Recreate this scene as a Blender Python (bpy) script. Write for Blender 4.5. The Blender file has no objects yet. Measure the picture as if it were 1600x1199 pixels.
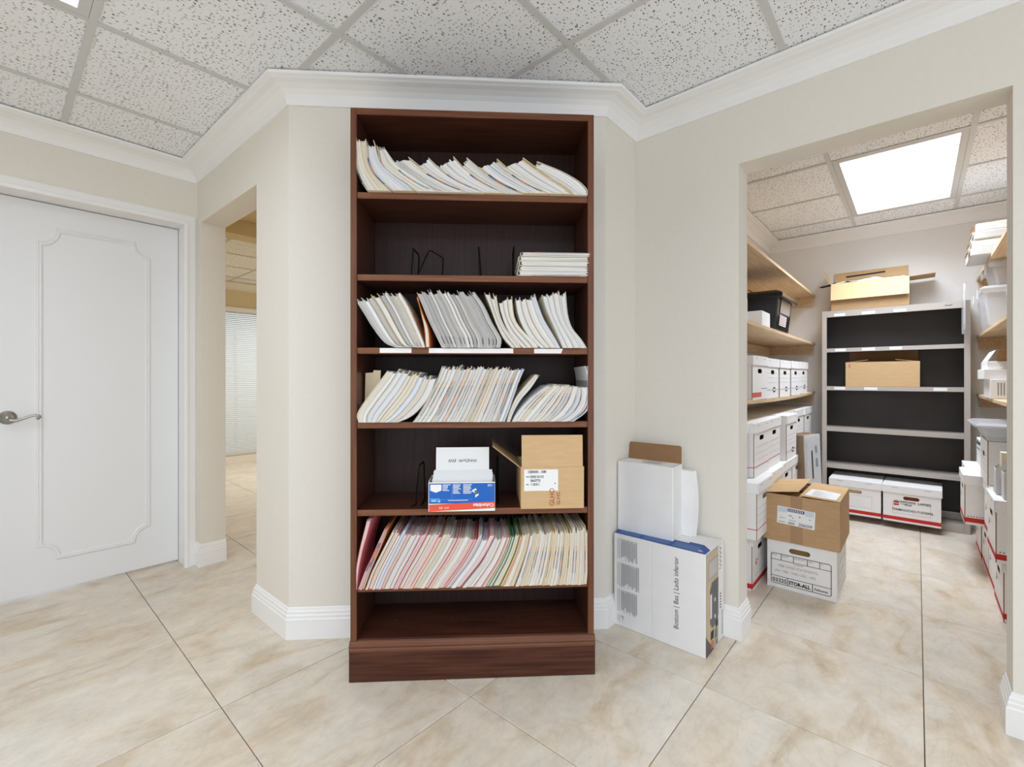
import bpy, bmesh, math, random
from mathutils import Vector, Matrix
from mathutils.geometry import tessellate_polygon
rnd = random.Random(7)
scene = bpy.context.scene
COL = scene.collection
PI = math.pi

# ------------------------------------------------------------------ camera, light, exposure
EYE = 1.13
cam_data = bpy.data.cameras.new('camera')
cam = bpy.data.objects.new('camera', cam_data)
COL.objects.link(cam)
cam.location = (0, 0, EYE)
cam.rotation_euler = (PI / 2, 0, 0.7219 - PI / 2)
cam_data.sensor_width = 36.0
cam_data.lens = 719.0 / 1600.0 * 36.0
cam_data.shift_y = -7.3 / 1600.0
cam_data.clip_start = 0.02
scene.camera = cam
scene.view_settings.view_transform = 'Standard'
scene.view_settings.look = 'None'
scene.view_settings.gamma = 1.0
scene.view_settings.use_curve_mapping = False
scene.view_settings.exposure = 0.24
scene.cycles.use_denoising = True
scene.cycles.max_bounces = 10
scene.cycles.diffuse_bounces = 7
scene.cycles.glossy_bounces = 3
scene.cycles.sample_clamp_indirect = 6.0
world = bpy.data.worlds.new('world')
scene.world = world
world.use_nodes = True
world.node_tree.nodes['Background'].inputs[0].default_value = (0.84, 0.94, 1.08, 1)
world.node_tree.nodes['Background'].inputs[1].default_value = 1.75
WATT_DOOR = 5.0        # the troffer next to the white door
LAMP_GLOW = 1.6        # brightness of the lit troffer lenses
WATT_FILL, WATT_STORE, WATT_FAR = 15.0, 20.0, 24.0
LAMP_SPREAD = {'door': math.radians(165), 'fill_lamp': math.radians(165), 'storage': math.radians(130), 'far': math.radians(150)}
LAMP_TINT = (0.87, 0.95, 1.06)
LAMP_TINT_STORE = (0.85, 0.94, 1.06)
LAMP_TINT_FAR = (1.0, 0.96, 0.88)

# ------------------------------------------------------------------ materials
MATS = {}

def mat(name, col, rough=0.6, spec=0.3, metal=0.0, emit=None, alpha=1.0, trans=0.0):
    if name in MATS:
        return MATS[name]
    m = bpy.data.materials.new(name)
    m.use_nodes = True
    b = m.node_tree.nodes['Principled BSDF']
    b.inputs['Base Color'].default_value = (*col, 1)
    b.inputs['Roughness'].default_value = rough
    b.inputs['Specular IOR Level'].default_value = spec
    b.inputs['Metallic'].default_value = metal
    b.inputs['Alpha'].default_value = alpha
    b.inputs['Transmission Weight'].default_value = trans
    if emit:
        b.inputs['Emission Color'].default_value = (0.90, 0.96, 1.06, 1)
        b.inputs['Emission Strength'].default_value = emit
    MATS[name] = m
    return m

def nodes_of(m):
    nt = m.node_tree
    return nt, nt.nodes, nt.links, nt.nodes['Principled BSDF']

def add_noise(m, scale, amount, stretch=(1, 1, 1), bump=0.0, detail=4.0, coord='Object', per_object=False):
    """multiply the base colour by a noise and optionally add a bump"""
    nt, N, L, b = nodes_of(m)
    tc = N.new('ShaderNodeTexCoord')
    mp = N.new('ShaderNodeMapping')
    mp.inputs['Scale'].default_value = stretch
    L.new(tc.outputs[coord], mp.inputs['Vector'])
    if per_object:
        oi = N.new('ShaderNodeObjectInfo')
        cx = N.new('ShaderNodeCombineXYZ')
        mu = N.new('ShaderNodeMath'); mu.operation = 'MULTIPLY'; mu.inputs[1].default_value = 37.0
        L.new(oi.outputs['Random'], mu.inputs[0])
        for k in range(3):
            L.new(mu.outputs[0], cx.inputs[k])
        L.new(cx.outputs[0], mp.inputs['Location'])
    nz = N.new('ShaderNodeTexNoise')
    nz.inputs['Scale'].default_value = scale
    nz.inputs['Detail'].default_value = detail
    L.new(mp.outputs[0], nz.inputs['Vector'])
    if amount:
        cr = N.new('ShaderNodeMapRange')
        cr.inputs['From Min'].default_value = 0.3
        cr.inputs['From Max'].default_value = 0.7
        cr.inputs['To Min'].default_value = 1 - amount
        cr.inputs['To Max'].default_value = 1 + amount
        L.new(nz.outputs['Fac'], cr.inputs['Value'])
        mx = N.new('ShaderNodeMix'); mx.data_type = 'RGBA'; mx.blend_type = 'MULTIPLY'
        mx.inputs['Factor'].default_value = 1.0
        mx.inputs['A'].default_value = b.inputs['Base Color'].default_value[:]
        L.new(cr.outputs[0], mx.inputs['B'])
        L.new(mx.outputs['Result'], b.inputs['Base Color'])
    if bump:
        bp = N.new('ShaderNodeBump')
        bp.inputs['Strength'].default_value = bump
        bp.inputs['Distance'].default_value = 0.002
        L.new(nz.outputs['Fac'], bp.inputs['Height'])
        L.new(bp.outputs[0], b.inputs['Normal'])
    return m

WALL = add_noise(mat('wall_paint', (0.785, 0.745, 0.67), 0.75, 0.2), 60, 0.012, bump=0.12)
WALL_STORE = add_noise(mat('storage_wall_paint', (0.80, 0.785, 0.765), 0.75, 0.2), 60, 0.012)
WALL_WARM_LIT = add_noise(mat('wall_paint_warm_lit', (0.80, 0.69, 0.47), 0.75, 0.2), 60, 0.012)  # yellow of the warm lamplight in the far rooms put into the wall colour
TRIM = mat('trim_paint', (0.88, 0.87, 0.855), 0.35, 0.4)
DOORP = mat('door_paint', (0.82, 0.82, 0.825), 0.4, 0.4)
GRID = mat('ceiling_grid_metal', (0.62, 0.62, 0.61), 0.45, 0.4)
LENS = mat('lamp_lens', (0.9, 0.9, 0.9), 0.5, 0.2, emit=LAMP_GLOW)
LENS_STORE = mat('lamp_lens_storage', (0.9, 0.9, 0.9), 0.5, 0.2, emit=LAMP_GLOW)
LENS_FAR = mat('lamp_lens_hall', (0.9, 0.9, 0.9), 0.5, 0.2, emit=LAMP_GLOW)
GROUT = mat('grout', (0.16, 0.12, 0.09), 0.9, 0.1)
PLENUM = mat('plenum_board', (0.3, 0.3, 0.3), 0.9, 0.1)
STEEL = mat('brushed_nickel', (0.42, 0.41, 0.38), 0.28, 0.5, metal=1.0)
BLACKWIRE = mat('black_wire', (0.004, 0.004, 0.004), 0.6, 0.15)
SHELFTAN = mat('beige_steel', (0.48, 0.43, 0.385), 0.45, 0.4)
SHELFDARK = add_noise(mat('dark_steel', (0.045, 0.04, 0.038), 0.42, 0.4), 3, 0.15)
BIRCH = add_noise(mat('birch_board', (0.68, 0.50, 0.31), 0.5, 0.3), 9, 0.16, (0.4, 6, 6))
WHITECARD = add_noise(mat('white_card', (0.86, 0.85, 0.84), 0.7, 0.2), 14, 0.02)
GREYCARD = mat('grey_card', (0.66, 0.655, 0.645), 0.7, 0.2)
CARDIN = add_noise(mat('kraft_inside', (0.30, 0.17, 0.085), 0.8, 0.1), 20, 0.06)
KRAFT = add_noise(mat('kraft_card', (0.50, 0.325, 0.175), 0.75, 0.15), 14, 0.07, (1, 1, 5))
KRAFTLIGHT = add_noise(mat('light_kraft_card', (0.62, 0.42, 0.225), 0.75, 0.15), 14, 0.05, (1, 1, 5))
KRAFTPALE = add_noise(mat('pale_kraft_card', (0.78, 0.60, 0.34), 0.75, 0.15), 14, 0.04)
RED = mat('red_print', (0.56, 0.035, 0.03), 0.6, 0.2)
INK = mat('black_ink', (0.015, 0.014, 0.014), 0.7, 0.2)
GREYINK = mat('grey_ink', (0.33, 0.33, 0.33), 0.7, 0.2)
PENCIL = mat('pencil_grey', (0.36, 0.33, 0.30), 0.7, 0.2)
FINEINK = mat('fine_grey_ink', (0.42, 0.42, 0.42), 0.7, 0.2)
BLUEINK = mat('blue_print', (0.045, 0.10, 0.33), 0.55, 0.25)
PAPER = mat('paper_label', (0.86, 0.86, 0.85), 0.7, 0.15)
TAPE = mat('clear_brown_tape', (0.40, 0.24, 0.13), 0.18, 0.5)
CLEAR = mat('clear_plastic', (0.78, 0.80, 0.83), 0.2, 0.5, alpha=0.42)
BLACKPL = mat('black_plastic', (0.012, 0.012, 0.013), 0.25, 0.5)
BLIND = mat('blind_vinyl', (0.66, 0.69, 0.69), 0.5, 0.3)
GLASSW = mat('window_glass', (0.9, 0.95, 0.95), 0.05, 0.5, trans=0.9)
CABLE = mat('cloth_white', (0.74, 0.73, 0.72), 0.9, 0.1)

def wood(name, dark, light, rough=0.32):
    m = mat(name, dark, rough, 0.25)
    nt, N, L, b = nodes_of(m)
    tc = N.new('ShaderNodeTexCoord')
    mp = N.new('ShaderNodeMapping')
    L.new(tc.outputs['UV'], mp.inputs['Vector'])
    mp.inputs['Scale'].default_value = (1.2, 26, 1)
    nz = N.new('ShaderNodeTexNoise')
    nz.inputs['Scale'].default_value = 3.0
    nz.inputs['Detail'].default_value = 7
    nz.inputs['Distortion'].default_value = 0.35
    L.new(mp.outputs[0], nz.inputs['Vector'])
    cr = N.new('ShaderNodeValToRGB')
    cr.color_ramp.elements[0].position = 0.32
    cr.color_ramp.elements[0].color = (*dark, 1)
    cr.color_ramp.elements[1].position = 0.74
    cr.color_ramp.elements[1].color = (*light, 1)
    L.new(nz.outputs['Fac'], cr.inputs['Fac'])
    L.new(cr.outputs['Color'], b.inputs['Base Color'])
    return m

MAHOGANY = wood('mahogany', (0.044, 0.013, 0.0075), (0.115, 0.040, 0.022))
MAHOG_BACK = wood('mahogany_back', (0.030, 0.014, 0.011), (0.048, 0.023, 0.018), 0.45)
MAHOG_SHELF = wood('mahogany_shelf_edge', (0.15, 0.053, 0.023), (0.25, 0.105, 0.052), 0.4)
MAHOG_EDGE = wood('mahogany_worn_edge', (0.12, 0.042, 0.020), (0.20, 0.082, 0.042), 0.4)

def floor_material():
    m = mat('travertine_tile', (0.7, 0.6, 0.46), 0.3, 0.4)
    nt, N, L, b = nodes_of(m)
    tc = N.new('ShaderNodeTexCoord')
    oi = N.new('ShaderNodeObjectInfo')
    geo = N.new('ShaderNodeNewGeometry')
    mu = N.new('ShaderNodeMath'); mu.operation = 'MULTIPLY'; mu.inputs[1].default_value = 53.0
    L.new(oi.outputs['Random'], mu.inputs[0])
    cx = N.new('ShaderNodeCombineXYZ')
    L.new(mu.outputs[0], cx.inputs[2])
    add = N.new('ShaderNodeVectorMath'); add.operation = 'ADD'
    L.new(tc.outputs['Object'], add.inputs[0]); L.new(cx.outputs[0], add.inputs[1])
    mp = N.new('ShaderNodeMapping')
    mp.inputs['Rotation'].default_value = (0, 0, -0.12)
    mp.inputs['Scale'].default_value = (1.5, 3.0, 1)
    L.new(add.outputs[0], mp.inputs['Vector'])
    n1 = N.new('ShaderNodeTexNoise')
    n1.inputs['Scale'].default_value = 1.7; n1.inputs['Detail'].default_value = 9
    n1.inputs['Roughness'].default_value = 0.62; n1.inputs['Distortion'].default_value = 0.9
    L.new(mp.outputs[0], n1.inputs['Vector'])
    c1 = N.new('ShaderNodeValToRGB')
    e = c1.color_ramp.elements
    e[0].position = 0.24; e[0].color = (0.52, 0.385, 0.25, 1)
    e[1].position = 0.66; e[1].color = (0.76, 0.705, 0.62, 1)
    x = e.new(0.36); x.color = (0.66, 0.545, 0.405, 1)
    x = e.new(0.47); x.color = (0.73, 0.65, 0.535, 1)
    L.new(n1.outputs['Fac'], c1.inputs['Fac'])
    # finer blotches of the stone
    n3 = N.new('ShaderNodeTexNoise'); n3.inputs['Scale'].default_value = 9.0; n3.inputs['Detail'].default_value = 8; n3.inputs['Roughness'].default_value = 0.7
    L.new(add.outputs[0], n3.inputs['Vector'])
    m3 = N.new('ShaderNodeMapRange'); m3.inputs['From Min'].default_value = 0.32; m3.inputs['From Max'].default_value = 0.68
    m3.inputs['To Min'].default_value = 0.87; m3.inputs['To Max'].default_value = 1.08
    L.new(n3.outputs['Fac'], m3.inputs['Value'])
    x3 = N.new('ShaderNodeMix'); x3.data_type = 'RGBA'; x3.blend_type = 'MULTIPLY'; x3.inputs['Factor'].default_value = 1.0
    L.new(c1.outputs['Color'], x3.inputs['A']); L.new(m3.outputs[0], x3.inputs['B'])
    # thin veins
    n2 = N.new('ShaderNodeTexNoise')
    n2.inputs['Scale'].default_value = 3.1; n2.inputs['Detail'].default_value = 8
    n2.inputs['Distortion'].default_value = 1.4
    L.new(mp.outputs[0], n2.inputs['Vector'])
    sub = N.new('ShaderNodeMath'); sub.operation = 'SUBTRACT'; sub.inputs[1].default_value = 0.5
    L.new(n2.outputs['Fac'], sub.inputs[0])
    ab = N.new('ShaderNodeMath'); ab.operation = 'ABSOLUTE'
    L.new(sub.outputs[0], ab.inputs[0])
    mr = N.new('ShaderNodeMapRange')
    mr.inputs['From Min'].default_value = 0.0; mr.inputs['From Max'].default_value = 0.035
    mr.inputs['To Min'].default_value = 0.80; mr.inputs['To Max'].default_value = 1.0
    L.new(ab.outputs[0], mr.inputs['Value'])
    mx = N.new('ShaderNodeMix'); mx.data_type = 'RGBA'; mx.blend_type = 'MULTIPLY'
    mx.inputs['Factor'].default_value = 0.35
    L.new(x3.outputs['Result'], mx.inputs['A']); L.new(mr.outputs[0], mx.inputs['B'])
    L.new(mx.outputs['Result'], b.inputs['Base Color'])
    return m
TILE = floor_material()

def ceiling_material():
    m = mat('fissured_ceiling_board', (0.72, 0.72, 0.715), 0.9, 0.1)
    nt, N, L, b = nodes_of(m)
    geo = N.new('ShaderNodeNewGeometry')
    mp = N.new('ShaderNodeMapping')
    mp.inputs['Scale'].default_value = (58, 96, 1)
    mp.inputs['Rotation'].default_value = (0, 0, 0.0)
    wob = N.new('ShaderNodeTexNoise'); wob.inputs['Scale'].default_value = 30; wob.inputs['Detail'].default_value = 1
    L.new(geo.outputs['Position'], wob.inputs['Vector'])
    mixv = N.new('ShaderNodeMix'); mixv.data_type = 'VECTOR'; mixv.inputs['Factor'].default_value = 0.02
    L.new(geo.outputs['Position'], mixv.inputs['A']); L.new(wob.outputs['Color'], mixv.inputs['B'])
    L.new(mixv.outputs['Result'], mp.inputs['Vector'])
    vo = N.new('ShaderNodeTexVoronoi'); vo.voronoi_dimensions = '2D'; vo.inputs['Scale'].default_value = 1.0
    L.new(mp.outputs[0], vo.inputs['Vector'])
    # random per-cell pit size
    sep = N.new('ShaderNodeSeparateColor')
    L.new(vo.outputs['Color'], sep.inputs[0])
    th = N.new('ShaderNodeMapRange')
    th.inputs['To Min'].default_value = -0.01; th.inputs['To Max'].default_value = 0.28
    L.new(sep.outputs[0], th.inputs['Value'])
    lt = N.new('ShaderNodeMath'); lt.operation = 'LESS_THAN'
    L.new(vo.outputs['Distance'], lt.inputs[0]); L.new(th.outputs[0], lt.inputs[1])
    mx = N.new('ShaderNodeMix'); mx.data_type = 'RGBA'
    mx.inputs['A'].default_value = (0.89, 0.905, 0.93, 1)
    mx.inputs['B'].default_value = (0.21, 0.21, 0.21, 1)
    L.new(lt.outputs[0], mx.inputs['Factor'])
    L.new(mx.outputs['Result'], b.inputs['Base Color'])
    return m
CEIL = ceiling_material()

def paper_edges(name, base, lines):
    """stack of sheets seen from the side: fine streaks across U"""
    m = mat(name, base, 0.8, 0.1)
    nt, N, L, b = nodes_of(m)
    tc = N.new('ShaderNodeTexCoord')
    oi = N.new('ShaderNodeObjectInfo')
    mp = N.new('ShaderNodeMapping')
    mp.inputs['Scale'].default_value = (14, 0.5, 1)
    mu = N.new('ShaderNodeMath'); mu.operation = 'MULTIPLY'; mu.inputs[1].default_value = 91.0
    L.new(oi.outputs['Random'], mu.inputs[0])
    cx = N.new('ShaderNodeCombineXYZ')
    L.new(mu.outputs[0], cx.inputs[0]); L.new(mu.outputs[0], cx.inputs[2])
    L.new(cx.outputs[0], mp.inputs['Location'])
    L.new(tc.outputs['UV'], mp.inputs['Vector'])
    nz = N.new('ShaderNodeTexNoise'); nz.inputs['Scale'].default_value = 1.0; nz.inputs['Detail'].default_value = 5
    L.new(mp.outputs[0], nz.inputs['Vector'])
    cr = N.new('ShaderNodeValToRGB')
    e = cr.color_ramp.elements
    e[0].position = 0.33; e[0].color = (*lines, 1)
    e[1].position = 0.5; e[1].color = (*base, 1)
    L.new(nz.outputs['Fac'], cr.inputs['Fac'])
    L.new(cr.outputs['Color'], b.inputs['Base Color'])
    return m
P_WHITE = paper_edges('sheet_edges_white', (0.80, 0.79, 0.77), (0.46, 0.45, 0.44))
P_CREAM = paper_edges('sheet_edges_cream', (0.78, 0.70, 0.56), (0.48, 0.40, 0.30))
P_GREY = paper_edges('sheet_edges_grey', (0.55, 0.53, 0.51), (0.22, 0.21, 0.20))
P_BLUE = paper_edges('sheet_edges_blue', (0.72, 0.74, 0.785), (0.40, 0.43, 0.49))
P_PINK = paper_edges('sheet_edges_pink', (0.80, 0.62, 0.60), (0.50, 0.30, 0.30))
COVER = {k: mat('folder_cover_' + k, c, 0.65, 0.2) for k, c in dict(
    manila=(0.80, 0.66, 0.43), ivory=(0.82, 0.76, 0.63), white=(0.82, 0.82, 0.81), grey=(0.46, 0.44, 0.42),
    pink=(0.74, 0.25, 0.28), rose=(0.76, 0.46, 0.46), red=(0.62, 0.09, 0.07), orange=(0.74, 0.26, 0.05), lavender=(0.50, 0.44, 0.66),
    green=(0.04, 0.24, 0.06), teal=(0.07, 0.27, 0.30), yellow=(0.80, 0.62, 0.22), pale_blue=(0.55, 0.62, 0.72)).items()}
TAB = {k: mat('tab_' + k, c, 0.5, 0.3) for k, c in dict(
    navy=(0.035, 0.07, 0.13), slate=(0.16, 0.21, 0.28), rust=(0.62, 0.19, 0.10), moss=(0.10, 0.17, 0.09), purple=(0.10, 0.07, 0.30), amber=(0.75, 0.33, 0.04), black=(0.015, 0.015, 0.015)).items()}

# ------------------------------------------------------------------ mesh helpers
class MB:
    """collects faces for one mesh; optional uv per face corner and material index"""
    def __init__(self):
        self.v, self.f, self.mi, self.uv = [], [], [], []
    def face(self, pts, mi=0, uv=None):
        i = len(self.v)
        self.v += [tuple(p) for p in pts]
        self.f.append(tuple(range(i, i + len(pts))))
        self.mi.append(mi)
        self.uv.append(uv)
    def box(self, x0, x1, y0, y1, z0, z1, mi=0, M=None, mis=None):
        c = [(x0, y0, z0), (x1, y0, z0), (x1, y1, z0), (x0, y1, z0), (x0, y0, z1), (x1, y0, z1), (x1, y1, z1), (x0, y1, z1)]
        if M is not None:
            c = [tuple(M @ Vector(p)) for p in c]
        fs = [(0, 3, 2, 1), (4, 5, 6, 7), (0, 1, 5, 4), (2, 3, 7, 6), (1, 2, 6, 5), (3, 0, 4, 7)]   # bottom top front back right left
        i = len(self.v)
        self.v += c
        for k, f in enumerate(fs):
            self.f.append(tuple(i + a for a in f)); self.mi.append(mis[k] if mis else mi)
            # uv: u along the longer direction of the face
            p = [Vector(c[a]) for a in f]
            a, b_ = p[1] - p[0], p[3] - p[0]
            la, lb = a.length, b_.length
            self.uv.append([(0, 0), (la, 0), (la, lb), (0, lb)] if la >= lb else [(0, 0), (0, la), (lb, la), (lb, 0)])
    def build(self, name, mats, parent=None, bevel=0.0, smooth=False, seg=1, weld=False):
        me = bpy.data.meshes.new(name)
        me.from_pydata(self.v, [], self.f)
        mats = mats if isinstance(mats, (list, tuple)) else [mats]
        for m in mats:
            me.materials.append(m)
        ul = me.uv_layers.new(name='UVMap')
        for p, mi, uv in zip(me.polygons, self.mi, self.uv):
            p.material_index = mi
            if uv:
                for li, c in zip(p.loop_indices, uv):
                    ul.data[li].uv = c
        if bevel or weld:
            bm = bmesh.new(); bm.from_mesh(me)
            bmesh.ops.remove_doubles(bm, verts=bm.verts, dist=1e-5)
            if bevel:
                es = [e for e in bm.edges if len(e.link_faces) == 2 and e.calc_face_angle(0) > 0.6]
                bmesh.ops.bevel(bm, geom=es, offset=bevel, segments=seg, affect='EDGES', profile=0.5, clamp_overlap=True)
            bm.to_mesh(me); bm.free()
        if smooth:
            for p in me.polygons:
                p.use_smooth = True
        return link(name, me, parent)

def link(name, data, parent=None):
    o = bpy.data.objects.new(name, data)
    COL.objects.link(o)
    if parent is not None:
        o.parent = parent
    return o

def tag(o, label=None, cat=None, group=None, kind=None):
    if label: o['label'] = label
    if cat: o['category'] = cat
    if group: o['group'] = group
    if kind: o['kind'] = kind
    return o

def thing(name, label, cat, loc=(0, 0, 0), rz=0.0, group=None):
    o = link(name, None)
    o.location = loc
    o.rotation_euler = (0, 0, rz)
    o.empty_display_size = 0.05
    return tag(o, label, cat, group)

def dup(root, loc, rz, label, group=None, name=None):
    r = root.copy(); COL.objects.link(r)
    r.location = loc; r.rotation_euler = (0, 0, rz)
    r['label'] = label
    if group: r['group'] = group
    for ch in list(root.children):
        c = ch.copy(); COL.objects.link(c); c.parent = r
        for g in ch.children:
            d = g.copy(); COL.objects.link(d); d.parent = c
    return r

def single(name, parent, mats, x0, x1, y0, y1, z0, z1, bevel=0.0, M=None, mis=None):
    b = MB(); b.box(x0, x1, y0, y1, z0, z1, M=M, mis=mis)
    return b.build(name, mats, parent, bevel)

def struct(name, b, mats, parent=None, **k):
    o = b.build(name, mats, parent, **k)
    if parent is None:
        o['kind'] = 'structure'
    return o

def offset_path(path, closed=False):
    """right-hand mitre vectors of a 2-D path"""
    n = len(path); out = []
    for i in range(n):
        p = Vector(path[i])
        if closed or 0 < i < n - 1:
            a = (p - Vector(path[i - 1])).normalized(); b = (Vector(path[(i + 1) % n]) - p).normalized()
        elif i == 0:
            a = b = (Vector(path[1]) - p).normalized()
        else:
            a = b = (p - Vector(path[i - 1])).normalized()
        n1, n2 = Vector((a.y, -a.x)), Vector((b.y, -b.x))
        out.append((n1 + n2) / max(0.2, 1 + n1.dot(n2)))
    return out

def sweep(mb, path, prof, to3, closed=False, mi=0, caps=True, close_prof=False):
    """sweep profile [(offset, height)] along a 2-D path; to3(x, y, h) -> 3-D point"""
    ms = offset_path(path, closed)
    rings = [[to3(p[0] + m.x * o, p[1] + m.y * o, h) for o, h in prof] for p, m in zip(path, ms)]
    k = len(prof); n = len(path)
    dist = 0
    for i in range(n if closed else n - 1):
        A, B = rings[i], rings[(i + 1) % n]
        for j in range(k if close_prof else k - 1):
            j2 = (j + 1) % k
            mb.face([A[j], B[j], B[j2], A[j2]], mi)
    if caps and not closed:
        mb.face(list(reversed(rings[0])), mi); mb.face(rings[-1], mi)

def panel_holes(mb, outer, holes, to3, t, mi_front=0, mi_back=0):
    """flat panel with holes: loops of (x, z); front at depth 0, back at depth t; to3(x, z, depth)"""
    loops = [outer] + holes
    pts = [p for l in loops for p in l]
    tris = tessellate_polygon([[Vector((p[0], p[1], 0)) for p in l] for l in loops])
    for a, b, c in tris:
        tri = [pts[a], pts[b], pts[c]]
        area = (tri[1][0] - tri[0][0]) * (tri[2][1] - tri[0][1]) - (tri[2][0] - tri[0][0]) * (tri[1][1] - tri[0][1])
        if area < 0: tri.reverse()
        mb.face([to3(x, z, 0) for x, z in tri], mi_front)
        mb.face([to3(x, z, t) for x, z in reversed(tri)], mi_back)
    for l in loops:
        for i in range(len(l)):
            p, q = l[i], l[(i + 1) % len(l)]
            mb.face([to3(*p, 0), to3(*p, t), to3(*q, t), to3(*q, 0)], mi_back)

def stadium(cx, cz, w, h, n=6):
    r = h / 2; o = []
    for k in range(n + 1):
        a = -PI / 2 + PI * k / n
        o.append((cx + w / 2 - r + r * math.cos(a), cz + r * math.sin(a)))
    for k in range(n + 1):
        a = PI / 2 + PI * k / n
        o.append((cx - w / 2 + r + r * math.cos(a), cz + r * math.sin(a)))
    return o

def wire(name, pts, r, m, parent=None, closed=False, res=6, smooth=True):
    """tube along 3-D points"""
    mb = MB(); n = len(pts); P = [Vector(p) for p in pts]; rings = []
    for i in range(n):
        if closed: d = P[(i + 1) % n] - P[i - 1]
        else: d = P[min(i + 1, n - 1)] - P[max(i - 1, 0)]
        d.normalize()
        ref = Vector((0, 0, 1)) if abs(d.z) < 0.9 else Vector((1, 0, 0))
        a = d.cross(ref).normalized(); b = d.cross(a).normalized()
        rr = r[i] if isinstance(r, (list, tuple)) else r
        rings.append([P[i] + a * rr * math.cos(2 * PI * k / res) + b * rr * math.sin(2 * PI * k / res) for k in range(res)])
    for i in range(n if closed else n - 1):
        A, B = rings[i], rings[(i + 1) % n]
        for k in range(res):
            mb.face([A[k], A[(k + 1) % res], B[(k + 1) % res], B[k]])
    if not closed:
        mb.face(list(reversed(rings[0]))); mb.face(rings[-1])
    return mb.build(name, m, parent, smooth=smooth, weld=True)

DG = None
def lettering(name, text, size, m, parent, origin, r=(1, 0, 0), u=(0, 0, 1), align='LEFT', sx=1.0, bold=0.0, shear=0.0):
    """flat printed words as a mesh; r = reading direction, u = up direction of the letters"""
    c = bpy.data.curves.new(name, 'FONT')
    c.body = text; c.size = size; c.align_x = align; c.offset = bold; c.shear = shear; c.resolution_u = 3
    tmp = bpy.data.objects.new(name + '_source', c)
    COL.objects.link(tmp)
    dg = bpy.context.evaluated_depsgraph_get()
    me = bpy.data.meshes.new_from_object(tmp.evaluated_get(dg))
    bpy.data.objects.remove(tmp)
    r, u = Vector(r).normalized(), Vector(u).normalized()
    nrm = r.cross(u)
    o = Vector(origin) + nrm * 0.0008
    for v in me.vertices:
        v.co = o + r * (v.co.x * sx) + u * v.co.y
    me.materials.clear(); me.materials.append(m)
    me.name = name
    return link(name, me, parent)

def strips(name, rects, m, parent, origin, r=(1, 0, 0), u=(0, 0, 1), lift=0.0006):
    """flat print made of rectangles (x0, x1, z0, z1)"""
    r, u = Vector(r).normalized(), Vector(u).normalized(); nrm = r.cross(u)
    o = Vector(origin) + nrm * lift
    mb = MB()
    for x0, x1, z0, z1 in rects:
        mb.face([o + r * x0 + u * z0, o + r * x1 + u * z0, o + r * x1 + u * z1, o + r * x0 + u * z1])
    return mb.build(name, m, parent)

def frame_rects(x0, x1, z0, z1, t):
    return [(x0, x1, z0, z0 + t), (x0, x1, z1 - t, z1), (x0, x0 + t, z0 + t, z1 - t), (x1 - t, x1, z0 + t, z1 - t)]

def poly(name, loop, m, parent, origin, r=(1, 0, 0), u=(0, 0, 1), lift=0.0007):
    r, u = Vector(r).normalized(), Vector(u).normalized(); nrm = r.cross(u)
    o = Vector(origin) + nrm * lift
    mb = MB(); mb.face([o + r * x + u * z for x, z in loop])
    return mb.build(name, m, parent)

_ONES = 'first second third fourth fifth sixth seventh eighth ninth tenth eleventh twelfth thirteenth fourteenth fifteenth sixteenth seventeenth eighteenth nineteenth'.split()
_TENS = {2: ('twentieth', 'twenty'), 3: ('thirtieth', 'thirty'), 4: ('fortieth', 'forty'), 5: ('fiftieth', 'fifty'), 6: ('sixtieth', 'sixty'), 7: ('seventieth', 'seventy')}
def nth(k):
    if k < 20: return _ONES[k - 1]
    t, o = divmod(k, 10)
    return _TENS[t][0] if o == 0 else _TENS[t][1] + '-' + _ONES[o - 1]

# ------------------------------------------------------------------ the room (x: towards the storage room, y: towards the far room)
ZC = 2.41                     # underside of the ceiling grid
XP, XP2, YD = 0.862, 0.840, 3.30
XS, YB, XB, YR = 2.149, 1.064, 4.92, -0.71
TH = 0.133
XN, YN = -2.6, -2.6           # room behind the camera

def wall_run(name, p, q, openings, thick, h=2.405, m=WALL):
    """wall whose visible face runs p -> q with the room on the right hand; openings (s0, s1, z0, z1)"""
    p, q = Vector(p), Vector(q); d = (q - p); L = d.length; d.normalize(); nl = Vector((-d.y, d.x))
    loop = [(0, 0)]
    holes = []
    for s0, s1, z0, z1 in openings:
        if z0 <= 0: loop += [(s0, 0), (s0, z1), (s1, z1), (s1, 0)]
        else: holes.append([(s0, z0), (s1, z0), (s1, z1), (s0, z1)])
    loop += [(L, 0), (L, h), (0, h)]
    mb = MB()
    def to3(s, z, t):
        w = p + d * s + nl * t
        return (w.x, w.y, z)
    panel_holes(mb, loop, holes, to3, thick)
    # facing: flip so normals point to the room
    return struct(name, mb, m, weld=True)

# floor
fl = struct('floor', (lambda b: (b.box(XN - .2, 5.2, YN - .2, 7.2, -0.12, -0.005), b)[1])(MB()), GROUT)
tile_me = None
P = 0.604
for i in range(-6, 8):
    for j in range(-5, 17):
        x0, y0 = 0.5274 + P * i, 2.399 - P * 8 + P * j
        if x0 > 5.1 or y0 > 7.0 or x0 + P < XN or y0 + P < YN: continue
        if y0 > 3.6 and (x0 + P < 0.9 or x0 > 4.3): continue
        if y0 > 1.2 and y0 < 1.7 and x0 > 1.9: continue
        if x0 > 2.0 and y0 + P < -0.9: continue
        if tile_me is None:
            b = MB(); g = P / 2 - 0.0014
            b.box(-g, g, -g, g, -0.008, 0.0)
            t = b.build('tile', TILE, fl, bevel=0.0012)
            tile_me = t.data
        else:
            t = link('tile', tile_me, fl)
        t.location = (x0 + P / 2, y0 + P / 2, rnd.choice((0, 0, 0.0003)) - 0.0003)
        t.rotation_euler = (0, 0, rnd.choice((0, 0, PI)))

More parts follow.
